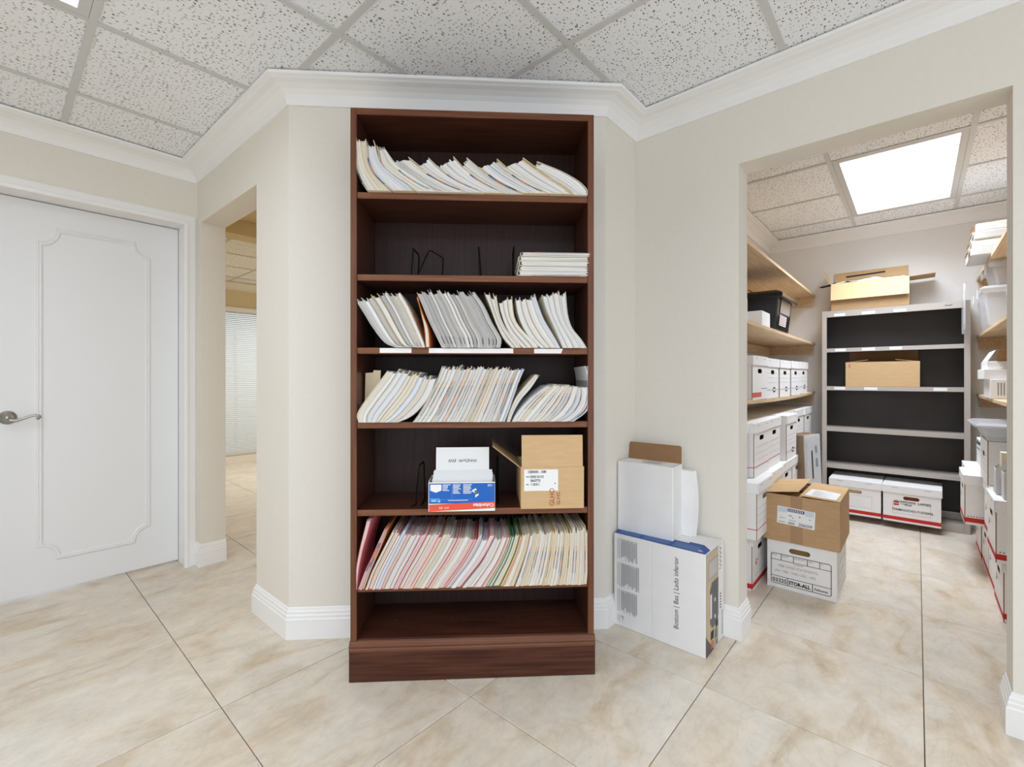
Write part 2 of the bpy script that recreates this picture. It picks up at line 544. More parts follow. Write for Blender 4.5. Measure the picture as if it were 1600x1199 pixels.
# ceiling: board above, tiles and grid bars below
ce = struct('ceiling', (lambda b: (b.box(XN - .2, 5.2, YN - .2, 7.2, 2.45, 2.52), b)[1])(MB()), PLENUM)
CP, CX, CY = 0.6096, 0.245, 0.392
LIGHTS = [(-2, 2, LENS, 'door'), (-2, -2, LENS, 'fill_lamp'), (-4, 0, LENS, 'fill_lamp'), (5, -1, LENS_STORE, 'storage'), (3, 8, LENS_FAR, 'far')]  # second and third lamps are unseen, added to fill the room with light
covered = {(a + k, b) for a, b, _m, _n in LIGHTS for k in (0, 1)}
ctile = None
cells = []
for i in range(-5, 8):
    for j in range(-5, 12):
        x0, y0 = CX + CP * i, CY + CP * j
        if x0 > 4.95 or y0 > 6.9: continue
        if y0 > 3.35 and not (0.9 < x0 + CP and x0 < 4.2): continue
        if y0 > 1.2 and y0 < 3.0 and x0 > 0.9: continue
        if y0 > 1.05 and y0 < 3.0 and x0 > 2.0: continue
        if y0 + CP < -0.75 and x0 > 2.1: continue
        if y0 > 3.0 and y0 < 3.7 and x0 > 0.9: continue
        cells.append((i, j))
for i, j in cells:
    if (i, j) in covered: continue
    x0, y0 = CX + CP * i, CY + CP * j
    if ctile is None:
        b = MB(); g = CP / 2 - 0.006
        b.box(-g, g, -g, g, 0.0, 0.014)
        t = b.build('ceiling_tile', CEIL, ce, bevel=0.0015)
        ctile = t.data
    else:
        t = link('ceiling_tile', ctile, ce)
    t.location = (x0 + CP / 2, y0 + CP / 2, ZC + 0.005)
def bar_mesh(L):
    b = MB()
    b.box(-L / 2, L / 2, -0.012, 0.012, 0.0, 0.0035)
    b.box(-L / 2, L / 2, -0.002, 0.002, 0.0035, 0.03)
    return b
barm = None
edges = set()
for i, j in cells:
    edges |= {('x', i, j), ('x', i, j + 1), ('y', i, j), ('y', i + 1, j)}
for k, i, j in sorted(edges):
    if k == 'x' and any(lj < j <= lj for _a, lj, _m, _n in LIGHTS): continue
    if k == 'y' and any(i == a + 1 and j == b for a, b, _m, _n in LIGHTS): continue
    if barm is None:
        t = bar_mesh(CP - 0.0242).build('grid_bar', GRID, ce); barm = t.data
        nod = MB(); nod.box(-0.0122, 0.0122, -0.0122, 0.0122, 0, 0.0035)
    else:
        t = link('grid_bar', barm, ce)
    if k == 'x': t.location = (CX + CP * (i + .5), CY + CP * j, ZC)
    else:
        t.location = (CX + CP * i, CY + CP * (j + .5), ZC); t.rotation_euler = (0, 0, PI / 2)
knots = {(i, j) for _k, i, j in edges} | {(i + 1, j) for k, i, j in edges if k == 'x'} | {(i, j + 1) for k, i, j in edges if k == 'y'}
kb = MB()
for i, j in sorted(knots):
    kb.box(CX + CP * i - .0122, CX + CP * i + .0122, CY + CP * j - .0122, CY + CP * j + .0122, ZC, ZC + .0035)
kn = kb.build('grid_joint', GRID, ce); kn['kind'] = 'stuff'

lab = {0: 'recessed ceiling light above the white panelled door', 1: 'unseen ceiling light added just behind the camera as fill', 2: 'unseen ceiling light added farther behind the camera as fill', 3: 'large lit ceiling panel light inside the storage room', 4: 'small lit ceiling panel seen through the narrow passage'}
for k, (a, b_, m, _n) in enumerate(LIGHTS):
    x0, y0 = CX + CP * a, CY + CP * b_
    t = thing('ceiling_light', lab[k], 'ceiling light', (x0 + CP, y0 + CP / 2, ZC))
    b = MB(); fw = 0.032; X, Y = CP - 0.013, CP / 2 - 0.013
    for r4 in ((-X, X, -Y, -Y + fw), (-X, X, Y - fw, Y), (-X, -X + fw, -Y + fw, Y - fw), (X - fw, X, -Y + fw, Y - fw)):
        b.box(*r4, 0.001, 0.02)
    b.box(-X, X, -Y, Y, 0.0201, 0.036)
    b.build('light_frame', GRID, t)
    b = MB(); b.box(-X + fw, X - fw, -Y + fw, Y - fw, 0.004, 0.012)
    b.build('lens', m, t)
    ld = bpy.data.lights.new('troffer', 'AREA'); ld.shape = 'RECTANGLE'; ld.size = 2 * (X - fw); ld.size_y = 2 * (Y - fw)
    ld.energy = {'fill_lamp': WATT_FILL, 'door': WATT_DOOR, 'storage': WATT_STORE, 'far': WATT_FAR}[_n]; ld.spread = LAMP_SPREAD[_n]; ld.color = {'fill_lamp': LAMP_TINT, 'door': LAMP_TINT, 'storage': LAMP_TINT_STORE, 'far': LAMP_TINT_FAR}[_n]
    lo = link('troffer_lamp', ld, t); lo.location = (0, 0, 0.003)

# walls
def W(name, p, q, ops=(), thick=TH, **k): return wall_run(name, p, q, list(ops), thick, **k)
dxw = lambda y: XP + (XP2 - XP) * (y - 2.054) / (YD - 2.054)     # face of the passage wall
W('wall_door', (XN, YD), (XP2 + .12, YD), [(-0.152 - XN, 0.785 - XN, 0, 2.068)], 0.18)
d1 = Vector((XP - XP2, 2.054 - YD)); Lp = d1.length
W('wall_passage', (XP2, YD), (XP, 2.054), [(Lp - (3.237 - 2.054), Lp - (2.403 - 2.054), 0, 2.073)], TH)
W('wall_chamfer', (XP, 2.054), (1.852, YB), [], 0.10)
W('wall_return', (1.852, YB), (XB + .12, YB), [], 0.10)
W('wall_storage', (XS, YB - .0005), (XS, YN), [(YB - 0.582, YB + 0.228, 0, 2.064)], TH)
W('wall_storage_back', (XB, YB + .1), (XB, YR - .1), [], 0.12, m=WALL_STORE)
W('wall_storage_right', (XB, YR), (XS + TH + .001, YR), [], 0.12, m=WALL_STORE)
W('wall_behind', (XN, YN), (XN, YD), [(0.4, 2.4, 0.0, 2.28)], 0.12)  # unseen wall; its opening is added to let in fill daylight
W('wall_unseen_side', (XS, YN), (XN, YN), [(0.9, 4.3, 0.0, 2.28)], 0.12)  # also out of view, with a wide gap added so daylight brightens the room
# far rooms behind the passage
b = MB(); b.box(1.0, 4.3, 2.28, 3.735, 2.30, 2.404)
struct('ceiling_passage', b, WALL_WARM_LIT)
b = MB(); b.box(0.98, 4.3, 3.74, 3.90, 2.19, 2.4045)
struct('trim_passage_beam', b, WALL_WARM_LIT)
W('wall_far_window', (0.9, 6.87), (4.3, 6.87), [(0.5, 2.4, 0.06, 2.09)], 0.15, m=WALL_WARM_LIT)
W('wall_far_right', (4.3, 7.0), (4.3, 2.2), [], 0.1, m=WALL_WARM_LIT)
W('wall_far_left', (0.98, 3.42), (0.98, 7.0), [], 0.1, m=WALL_WARM_LIT)
W('wall_passage_end', (4.3, 2.36), (1.0, 2.36), [], 0.08, m=WALL_WARM_LIT)

# crown mouldings and baseboards
CROWN = [(0, 2.318), (0.010, 2.318), (0.013, 2.330), (0.016, 2.342), (0.024, 2.358), (0.040, 2.374), (0.062, 2.385), (0.084, 2.390), (0.090, 2.394), (0.102, 2.398), (0.106, 2.4085), (0, 2.4085)]
to = lambda x, y, h: (x, y, h)
b = MB(); sweep(b, [(XN, YD), (XP2, YD), (XP, 2.054), (1.852, YB), (XS, YB), (XS, YN), (XN, YN), (XN, YD)], CROWN, to, close_prof=True)
struct('trim_crown_main', b, TRIM, weld=True)
b = MB(); sweep(b, [(XS + TH, YR), (XS + TH, YB), (XB, YB), (XB, YR)], CROWN, to, closed=True, close_prof=True)
struct('trim_crown_storage', b, TRIM, weld=True)
b = MB(); sweep(b, [(1.0, 6.87), (4.3, 6.87)], CROWN, to, close_prof=True)
struct('trim_crown_far', b, TRIM, weld=True)
BASE = [(0.0005, 0.0005), (0.017, 0.0005), (0.017, 0.086), (0.0135, 0.091), (0.0135, 0.102), (0.0100, 0.107), (0.0100, 0.117), (0.006, 0.124), (0.004, 0.132), (0.0005, 0.135)]
def base(name, path):
    b = MB(); sweep(b, path, BASE, to, close_prof=True)
    return struct(name, b, TRIM, weld=True)
base('baseboard_chamfer', [(dxw(2.403) + TH, 2.403), (dxw(2.403), 2.403), (XP, 2.054), (1.852, YB), (XS, YB), (XS, 0.582), (XS + TH, 0.582)])
base('baseboard_entry', [(XS + TH, -0.228), (XS, -0.228), (XS, YN + .02)])
base('baseboard_passage', [(0.826, YD), (XP2 + .0005, YD), (dxw(3.237), 3.237), (dxw(3.237) + TH, 3.237)])
base('baseboard_storage_back', [(XB, YB), (XB, YR)])
base('baseboard_far', [(1.0, 6.87), (4.3, 6.87)])

# far window with blinds
wn = thing('window_1', 'tall window with closed white blinds in the far room', 'window', (0, 6.87, 0))
wn['kind'] = 'structure'; del wn['category']
b = MB()
for x0, x1, z0, z1 in frame_rects(1.40, 3.30, 0.06, 2.09, 0.07):
    b.box(x0, x1, -0.015, 0.12, z0, z1)
b.build('window_frame', TRIM, wn)
single('pane', wn, GLASSW, 1.47, 3.23, 0.07, 0.076, 0.13, 2.02)
single('head_rail', wn, TRIM, 1.46, 3.24, -0.05, -0.016, 2.03, 2.085, 0.004)
sl = None
for k in range(76):
    if sl is None:
        b = MB(); b.box(-0.88, 0.88, -0.012, 0.012, -0.0006, 0.0006)
        s = b.build('slat', BLIND, wn); sl = s.data
    else:
        s = link('slat', sl, wn)
    s.location = (2.35, -0.028, 0.135 + 0.0250 * k)
    s.rotation_euler = (math.radians(62), 0, 0)
for x in (1.7, 2.18, 2.9):
    single('ladder_cord', wn, TRIM, x, x + .003, -0.042, -0.039, 0.12, 2.03)

# the panelled door with its casing
dr = thing('door_1', 'white door with a raised scalloped panel', 'door', (0, 0, 0)); dr['kind'] = 'structure'; del dr['category']
YL = 3.43
single('door_leaf', dr, DOORP, -0.142, 0.772, YL, YL + .036, 0.012, 2.052, 0.002)
def scallop(x0, x1, z0, z1, rx, rz):
    o = []
    for (cx, cz, a0) in ((x0, z0, PI / 2), (x1, z0, PI), (x1, z1, PI * 1.5), (x0, z1, 0.0)):
        for k in range(9):
            a = a0 - PI / 2 * k / 8
            o.append((cx + rx * math.cos(a), cz + rz * math.sin(a)))
    return o
b = MB()
loop = scallop(0.172, 0.622, 0.182, 1.917, 0.068, 0.080)
MOULD = [(-0.013, 0.0), (-0.012, 0.005), (-0.006, 0.009), (0.0, 0.0065), (0.004, 0.009), (0.010, 0.006), (0.012, 0.0)]
sweep(b, loop, MOULD, lambda x, z, h: (x, YL - h, z), closed=True)
b.build('panel_moulding', DOORP, dr, weld=True)
CAS = [(0.0, 0.0), (0.0, 0.016), (0.006, 0.019), (0.018, 0.019), (0.024, 0.015), (0.045, 0.011), (0.056, 0.009), (0.058, 0.0)]
b = MB()
sweep(b, [(-0.150, 0.0), (-0.150, 2.066), (0.783, 2.066), (0.783, 0.0)], [(-o + 0.012, h) for o, h in CAS], lambda x, z, h: (x, YD - h, z))
b.build('door_casing', TRIM, dr, weld=True)
b = MB()
b.box(-0.1515, -0.1425, YD + .001, YD + .179, 0.001, 2.067); b.box(0.774, 0.7845, YD + .001, YD + .179, 0.001, 2.067); b.box(-0.1515, 0.7845, YD + .001, YD + .179, 2.056, 2.067)
b.box(0.760, 0.774, YL + .037, YL + .05, 0.001, 2.056); b.box(-0.1425, 0.774, YL + .037, YL + .05, 2.044, 2.056)
b.build('door_jamb', TRIM, dr)
# lever handle
hb = MB()
hx, hz = 0.060, 0.935
prof = [(0.0, 0.034), (0.004, 0.034), (0.008, 0.030), (0.010, 0.024), (0.014, 0.021), (0.020, 0.013), (0.040, 0.011), (0.048, 0.012), (0.052, 0.008), (0.053, 0.0)]
NS = 28
for i in range(len(prof) - 1):
    for k in range(NS):
        a0, a1 = 2 * PI * k / NS, 2 * PI * (k + 1) / NS
        pt = lambda pr, a: (hx + pr[1] * math.cos(a), YL - pr[0], hz + pr[1] * math.sin(a))
        hb.face([pt(prof[i], a0), pt(prof[i], a1), pt(prof[i + 1], a1), pt(prof[i + 1], a0)])
h = hb.build('door_handle', STEEL, dr, smooth=True, weld=True)
pts = [(hx, YL - .046, hz - .004), (hx + .012, YL - .05, hz - .013), (hx + .03, YL - .05, hz - .014), (hx + .055, YL - .05, hz - .005), (hx + .08, YL - .05, hz + .006), (hx + .098, YL - .05, hz + .009),
       (hx + .110, YL - .05, hz + .004), (hx + .113, YL - .05, hz - .005), (hx + .107, YL - .05, hz - .011), (hx + .100, YL - .05, hz - .008), (hx + .101, YL - .05, hz - .003)]
wire('lever', pts, [.008, .0085, .0075, .0065, .006, .006, .0065, .0065, .006, .0045, .003], STEEL, h, res=10)

# ------------------------------------------------------------------ bookcase
BO, BRZ = Vector((0.8814, 1.583, 0)), math.atan2(-0.715, 0.699)
BM = Matrix.Translation(BO) @ Matrix.Rotation(BRZ, 4, 'Z')
def at_case(u, w, z):
    p = BM @ Vector((u, w, z)); return (p.x, p.y, p.z)
bc = thing('bookcase', 'tall dark mahogany bookcase holding files against the angled wall', 'bookcase', BO, BRZ)
BW, BH, BF, BD = 0.9243, 2.143, 0.012, 0.298
SHELF = {1: 1.830, 2: 1.522, 3: 1.247, 4: 0.967, 5: 0.638, 6: 0.346}
def wbox(name, x0, x1, y0, y1, z0, z1, mats=MAHOGANY, bevel=0.0012, mis=None):
    return single(name, bc, mats, x0, x1, y0, y1, z0, z1, bevel, mis=mis)
for x0, x1 in ((0.003, 0.026), (BW - .026, BW - .003)):
    wbox('side_panel', x0, x1, BF, BD, 0.12, BH)
    wbox('edge_band', x0, x1, BF - .003, BF - .0001, 0.15, BH, MAHOG_EDGE, 0.0008)
wbox('top_panel', 0.0262, BW - .0262, BF, BD - .013, BH - .024, BH)
wbox('edge_band', 0.0262, BW - .0262, BF - .003, BF - .0001, BH - .024, BH, MAHOG_EDGE, 0.0008)
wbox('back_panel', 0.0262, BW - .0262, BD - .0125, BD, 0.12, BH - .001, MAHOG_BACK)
for k, z in SHELF.items():
    th = 0.023 if k != 6 else 0.016
    wbox('shelf', 0.0265, BW - .0265, BF + .006, BD - .013, z - th, z)
    wbox('edge_band', 0.0265, BW - .0265, BF + .0025, BF + .0058, z - th, z, MAHOG_SHELF, 0.0008)
wbox('bottom_shelf', 0.0265, BW - .0265, BF + .004, BD - .013, 0.134, 0.154)
b = MB()
b = MB()
PL = [(BF + .002, 0.112), (BF - .011, 0.112), (BF - .011, 0.119), (BF - .007, 0.124), (BF - .010, 0.131), (BF - .007, 0.139), (BF - .002, 0.147), (BF + .002, 0.150)]
for i in range(len(PL) - 1):
    (y0, z0), (y1, z1) = PL[i], PL[i + 1]
    b.face([(-.001, y0, z0), (BW + .001, y0, z0), (BW + .001, y1, z1), (-.001, y1, z1)], uv=[(0, 0), (.9, 0), (.9, .02), (0, .02)])
b.face([(-.001, y, z) for y, z in PL]); b.face([(BW + .001, y, z) for y, z in reversed(PL)])
b.face([(-.001, PL[-1][0], PL[-1][1]), (BW + .001, PL[-1][0], PL[-1][1]), (BW + .001, PL[0][0], PL[0][1]), (-.001, PL[0][0], PL[0][1])])
b.build('plinth_moulding', MAHOG_EDGE, bc)
wbox('plinth', 0.0, BW, 0.0005, BD, 0.001, 0.1118)
# paper strips stuck on the front edge of the third shelf
for u0, u1, tilt in ((0.110, 0.228, 0), (0.293, 0.612, 0), (0.692, 0.802, 0.006)):
    poly('paper_strip', [(u0, 1.2275), (u1 - tilt, 1.2275), (u1, 1.2455), (u0, 1.2455)], PAPER, bc, (0, BF + .0025, 0))
# shelf pin holes seen on the bottom board
strips('pin_hole', [(0.10 + .045 * k, 0.103 + .045 * k, 0, 0.003) for k in range(16)], GREYINK, bc, (0, 0.14, 0.154), (1, 0, 0), (0, 1, 0))['kind'] = 'stuff'

# ------------------------------------------------------------------ files
FILES = [
    (1, 1, [(0.066, 1.831), (0.037, 1.875), (0.019, 1.931), (0.014, 1.986), (0.012, 2.024)], [(0.155, 1.831), (0.134, 1.851), (0.096, 1.888), (0.073, 1.94), (0.063, 2.018)], 'thick'),
    (1, 1, [(0.16, 1.831), (0.115, 1.865), (0.08, 1.907), (0.066, 1.951), (0.066, 1.99)], [(0.245, 1.831), (0.216, 1.857), (0.157, 1.894), (0.117, 1.936), (0.096, 2.002)], 'thick'),
    (1, 1, [(0.249, 1.831), (0.186, 1.866), (0.136, 1.898), (0.11, 1.936), (0.101, 1.998)], [(0.325, 1.831), (0.29, 1.856), (0.235, 1.891), (0.176, 1.93), (0.138, 1.98)], 'thick'),
    (1, 1, [(0.33, 1.831), (0.266, 1.851), (0.2, 1.888), (0.157, 1.925), (0.141, 1.968)], [(0.44, 1.831), (0.395, 1.854), (0.337, 1.884), (0.275, 1.918), (0.228, 1.953)], 'thick'),
    (1, 1, [(0.445, 1.831), (0.38, 1.849), (0.314, 1.879), (0.261, 1.908), (0.23, 1.939)], [(0.503, 1.831), (0.455, 1.85), (0.395, 1.878), (0.342, 1.913), (0.297, 1.955)], 'thick'),
    (1, 1, [(0.507, 1.831), (0.45, 1.85), (0.385, 1.878), (0.335, 1.91), (0.299, 1.943)], [(0.577, 1.831), (0.534, 1.852), (0.481, 1.882), (0.433, 1.917), (0.392, 1.96)], 'thick'),
    (1, 1, [(0.582, 1.831), (0.527, 1.85), (0.471, 1.877), (0.423, 1.91), (0.385, 1.94)], [(0.648, 1.831), (0.599, 1.854), (0.544, 1.884), (0.491, 1.919), (0.445, 1.956)], 'thick'),
    (1, 1, [(0.65, 1.831), (0.599, 1.849), (0.541, 1.876), (0.491, 1.909), (0.457, 1.935)], [(0.745, 1.831), (0.704, 1.856), (0.648, 1.888), (0.597, 1.919), (0.558, 1.952)], 'thick'),
    (1, 1, [(0.75, 1.831), (0.691, 1.848), (0.626, 1.878), (0.575, 1.909), (0.534, 1.932)], [(0.841, 1.831), (0.814, 1.856), (0.757, 1.891), (0.704, 1.926), (0.65, 1.964)], 'thick'),
    (1, 1, [(0.845, 1.831), (0.782, 1.848), (0.728, 1.873), (0.684, 1.899), (0.655, 1.92)], [(0.895, 1.831), (0.892, 1.853), (0.86, 1.884), (0.796, 1.919), (0.706, 1.953)], 'thick'),
    (3, 9, [(0.169, 1.248), (0.129, 1.266), (0.087, 1.319), (0.054, 1.373), (0.021, 1.425)], [(0.28, 1.248), (0.275, 1.267), (0.247, 1.334), (0.219, 1.398), (0.188, 1.451)], 'mixgrey'),
    (3, 1, [(0.283, 1.248), (0.278, 1.315), (0.268, 1.363), (0.259, 1.403), (0.249, 1.434)], [(0.297, 1.248), (0.292, 1.315), (0.275, 1.363), (0.261, 1.403), (0.252, 1.442)], 'orange'),
    (3, 14, [(0.342, 1.248), (0.321, 1.291), (0.292, 1.351), (0.268, 1.411), (0.247, 1.458)], [(0.563, 1.248), (0.568, 1.28), (0.534, 1.34), (0.503, 1.405), (0.469, 1.453)], 'grey'),
    (3, 3, [(0.606, 1.248), (0.573, 1.285), (0.546, 1.341), (0.524, 1.401), (0.505, 1.449)], [(0.643, 1.248), (0.619, 1.28), (0.582, 1.324), (0.56, 1.377), (0.548, 1.442)], 'white'),
    (3, 3, [(0.648, 1.248), (0.616, 1.28), (0.585, 1.326), (0.565, 1.382), (0.556, 1.425)], [(0.708, 1.248), (0.699, 1.266), (0.645, 1.317), (0.616, 1.365), (0.606, 1.455)], 'white'),
    (3, 4, [(0.716, 1.248), (0.674, 1.286), (0.645, 1.334), (0.628, 1.382), (0.621, 1.426)], [(0.792, 1.248), (0.767, 1.293), (0.73, 1.354), (0.711, 1.402), (0.696, 1.446)], 'white'),
    (3, 4, [(0.801, 1.248), (0.782, 1.293), (0.755, 1.354), (0.735, 1.402), (0.721, 1.451)], [(0.895, 1.248), (0.873, 1.282), (0.838, 1.325), (0.821, 1.379), (0.814, 1.454)], 'white'),
    (4, 10, [(0.035, 0.968), (0.03, 1.0), (0.061, 1.052), (0.105, 1.111), (0.145, 1.166)], [(0.181, 0.968), (0.226, 0.987), (0.266, 1.023), (0.299, 1.068), (0.323, 1.13)], 'mixwhite'),
    (4, 25, [(0.235, 0.968), (0.261, 1.004), (0.292, 1.059), (0.321, 1.116), (0.342, 1.171)], [(0.58, 0.968), (0.597, 1.014), (0.619, 1.075), (0.64, 1.135), (0.655, 1.169)], 'mixed'),
    (4, 2, [(0.585, 0.968), (0.599, 1.012), (0.621, 1.06), (0.657, 1.106), (0.699, 1.15)], [(0.599, 0.968), (0.614, 1.007), (0.64, 1.051), (0.677, 1.094), (0.711, 1.145)], 'white'),
    (4, 13, [(0.606, 0.968), (0.626, 1.002), (0.665, 1.046), (0.706, 1.08), (0.745, 1.106)], [(0.821, 0.968), (0.87, 0.996), (0.897, 1.035), (0.9, 1.072), (0.892, 1.101)], 'cream'),
    (4, 1, [(0.826, 0.968), (0.875, 0.996), (0.9, 1.035), (0.902, 1.099), (0.885, 1.179)], [(0.841, 0.968), (0.885, 0.999), (0.905, 1.035), (0.906, 1.099), (0.897, 1.172)], 'white'),
    (6, 1, [(0.026, 0.347), (0.028, 0.422), (0.04, 0.493), (0.054, 0.552), (0.068, 0.607)], [(0.03, 0.347), (0.037, 0.422), (0.051, 0.493), (0.068, 0.552), (0.082, 0.607)], 'pink'),
    (6, 3, [(0.033, 0.347), (0.058, 0.414), (0.082, 0.464), (0.105, 0.516), (0.129, 0.568)], [(0.056, 0.347), (0.08, 0.414), (0.103, 0.468), (0.127, 0.525), (0.148, 0.582)], 'reds'),
    (6, 26, [(0.061, 0.347), (0.084, 0.409), (0.108, 0.459), (0.134, 0.51), (0.16, 0.56)], [(0.414, 0.347), (0.452, 0.394), (0.486, 0.436), (0.515, 0.482), (0.539, 0.529)], 'pinks'),
    (6, 10, [(0.419, 0.347), (0.457, 0.394), (0.491, 0.436), (0.517, 0.482), (0.541, 0.529)], [(0.614, 0.347), (0.633, 0.397), (0.65, 0.445), (0.665, 0.493), (0.674, 0.546)], 'mixgreen'),
    (6, 24, [(0.619, 0.347), (0.638, 0.397), (0.653, 0.445), (0.667, 0.493), (0.677, 0.546)], [(0.892, 0.347), (0.895, 0.391), (0.895, 0.44), (0.895, 0.494), (0.895, 0.555)], 'cream6'),
]

PAL = {
 'thick': (['ivory', 'manila', 'ivory'], [P_WHITE, P_WHITE, P_CREAM, P_WHITE, P_BLUE]),
 'mixgrey': (['white', 'white', 'ivory', 'yellow', 'grey', 'grey', 'ivory', 'manila', 'ivory'], [P_GREY, P_WHITE, P_GREY, P_WHITE]),
 'grey': (['grey', 'white', 'grey', 'ivory', 'grey'], [P_GREY, P_GREY, P_WHITE, P_GREY]),
 'white': (['ivory', 'white', 'manila'], [P_WHITE, P_WHITE, P_WHITE, P_BLUE]),
 'orange': (['orange'], [P_WHITE]),
 'mixwhite': (['white', 'white', 'ivory', 'white', 'manila', 'manila', 'ivory'], [P_WHITE, P_WHITE, P_BLUE, P_CREAM]),
 'mixed': (['ivory', 'white', 'manila', 'white', 'rose', 'ivory', 'pale_blue', 'white', 'manila'], [P_WHITE, P_WHITE, P_GREY, P_BLUE, P_CREAM]),
 'cream': (['ivory', 'manila', 'white', 'ivory'], [P_WHITE, P_CREAM, P_BLUE, P_WHITE]),
 'pink': (['pink'], [P_PINK]),
 'reds': (['red', 'rose', 'orange'], [P_WHITE]),
 'pinks': (['ivory', 'red', 'white', 'lavender', 'white', 'pink', 'ivory', 'rose', 'pink', 'orange', 'ivory', 'white', 'orange', 'manila', 'white', 'ivory', 'red', 'rose', 'manila', 'ivory'], [P_WHITE, P_CREAM, P_PINK, P_WHITE]),
 'mixgreen': (['white', 'ivory', 'rose', 'pink', 'green', 'teal', 'green', 'orange', 'ivory', 'manila'], [P_WHITE, P_CREAM]),
 'cream6': (['manila', 'ivory', 'manila', 'ivory', 'ivory', 'manila'], [P_CREAM, P_WHITE, P_CREAM, P_BLUE]),
}
def curve(pts, n):
    """Catmull-Rom through pts, n samples per span"""
    P_ = [Vector(p) for p in pts]; P_ = [P_[0] * 2 - P_[1]] + P_ + [P_[-1] * 2 - P_[-2]]
    o = []
    for i in range(1, len(P_) - 2):
        a, b, c, d = P_[i - 1:i + 3]
        for k in range(n):
            t = k / n
            o.append(0.5 * ((2 * b) + (c - a) * t + (2 * a - 5 * b + 4 * c - d) * t * t + (3 * b - a - 3 * c + d) * t ** 3))
    o.append(P_[-2]); return o
UMIN, UMAX = 0.0285, BW - 0.0285
COLWORD = dict(manila='manila', ivory='cream', white='white', grey='grey', pink='pink', rose='pale pink', red='red', orange='orange', lavender='lavender', green='green', teal='teal', yellow='yellow', pale_blue='pale blue')
SHNAME = {1: 'the top shelf', 3: 'the third shelf', 4: 'the fourth shelf', 6: 'the lowest filled shelf'}
SHGROUP = {1: 'bulging files on the top shelf', 3: 'files on the shelf with paper strips', 4: 'files on the shelf below the paper strips', 6: 'coloured files on the lowest filled shelf'}
count = {1: 0, 3: 0, 4: 0, 6: 0}
total = {1: 10, 3: 38, 4: 51, 6: 64}

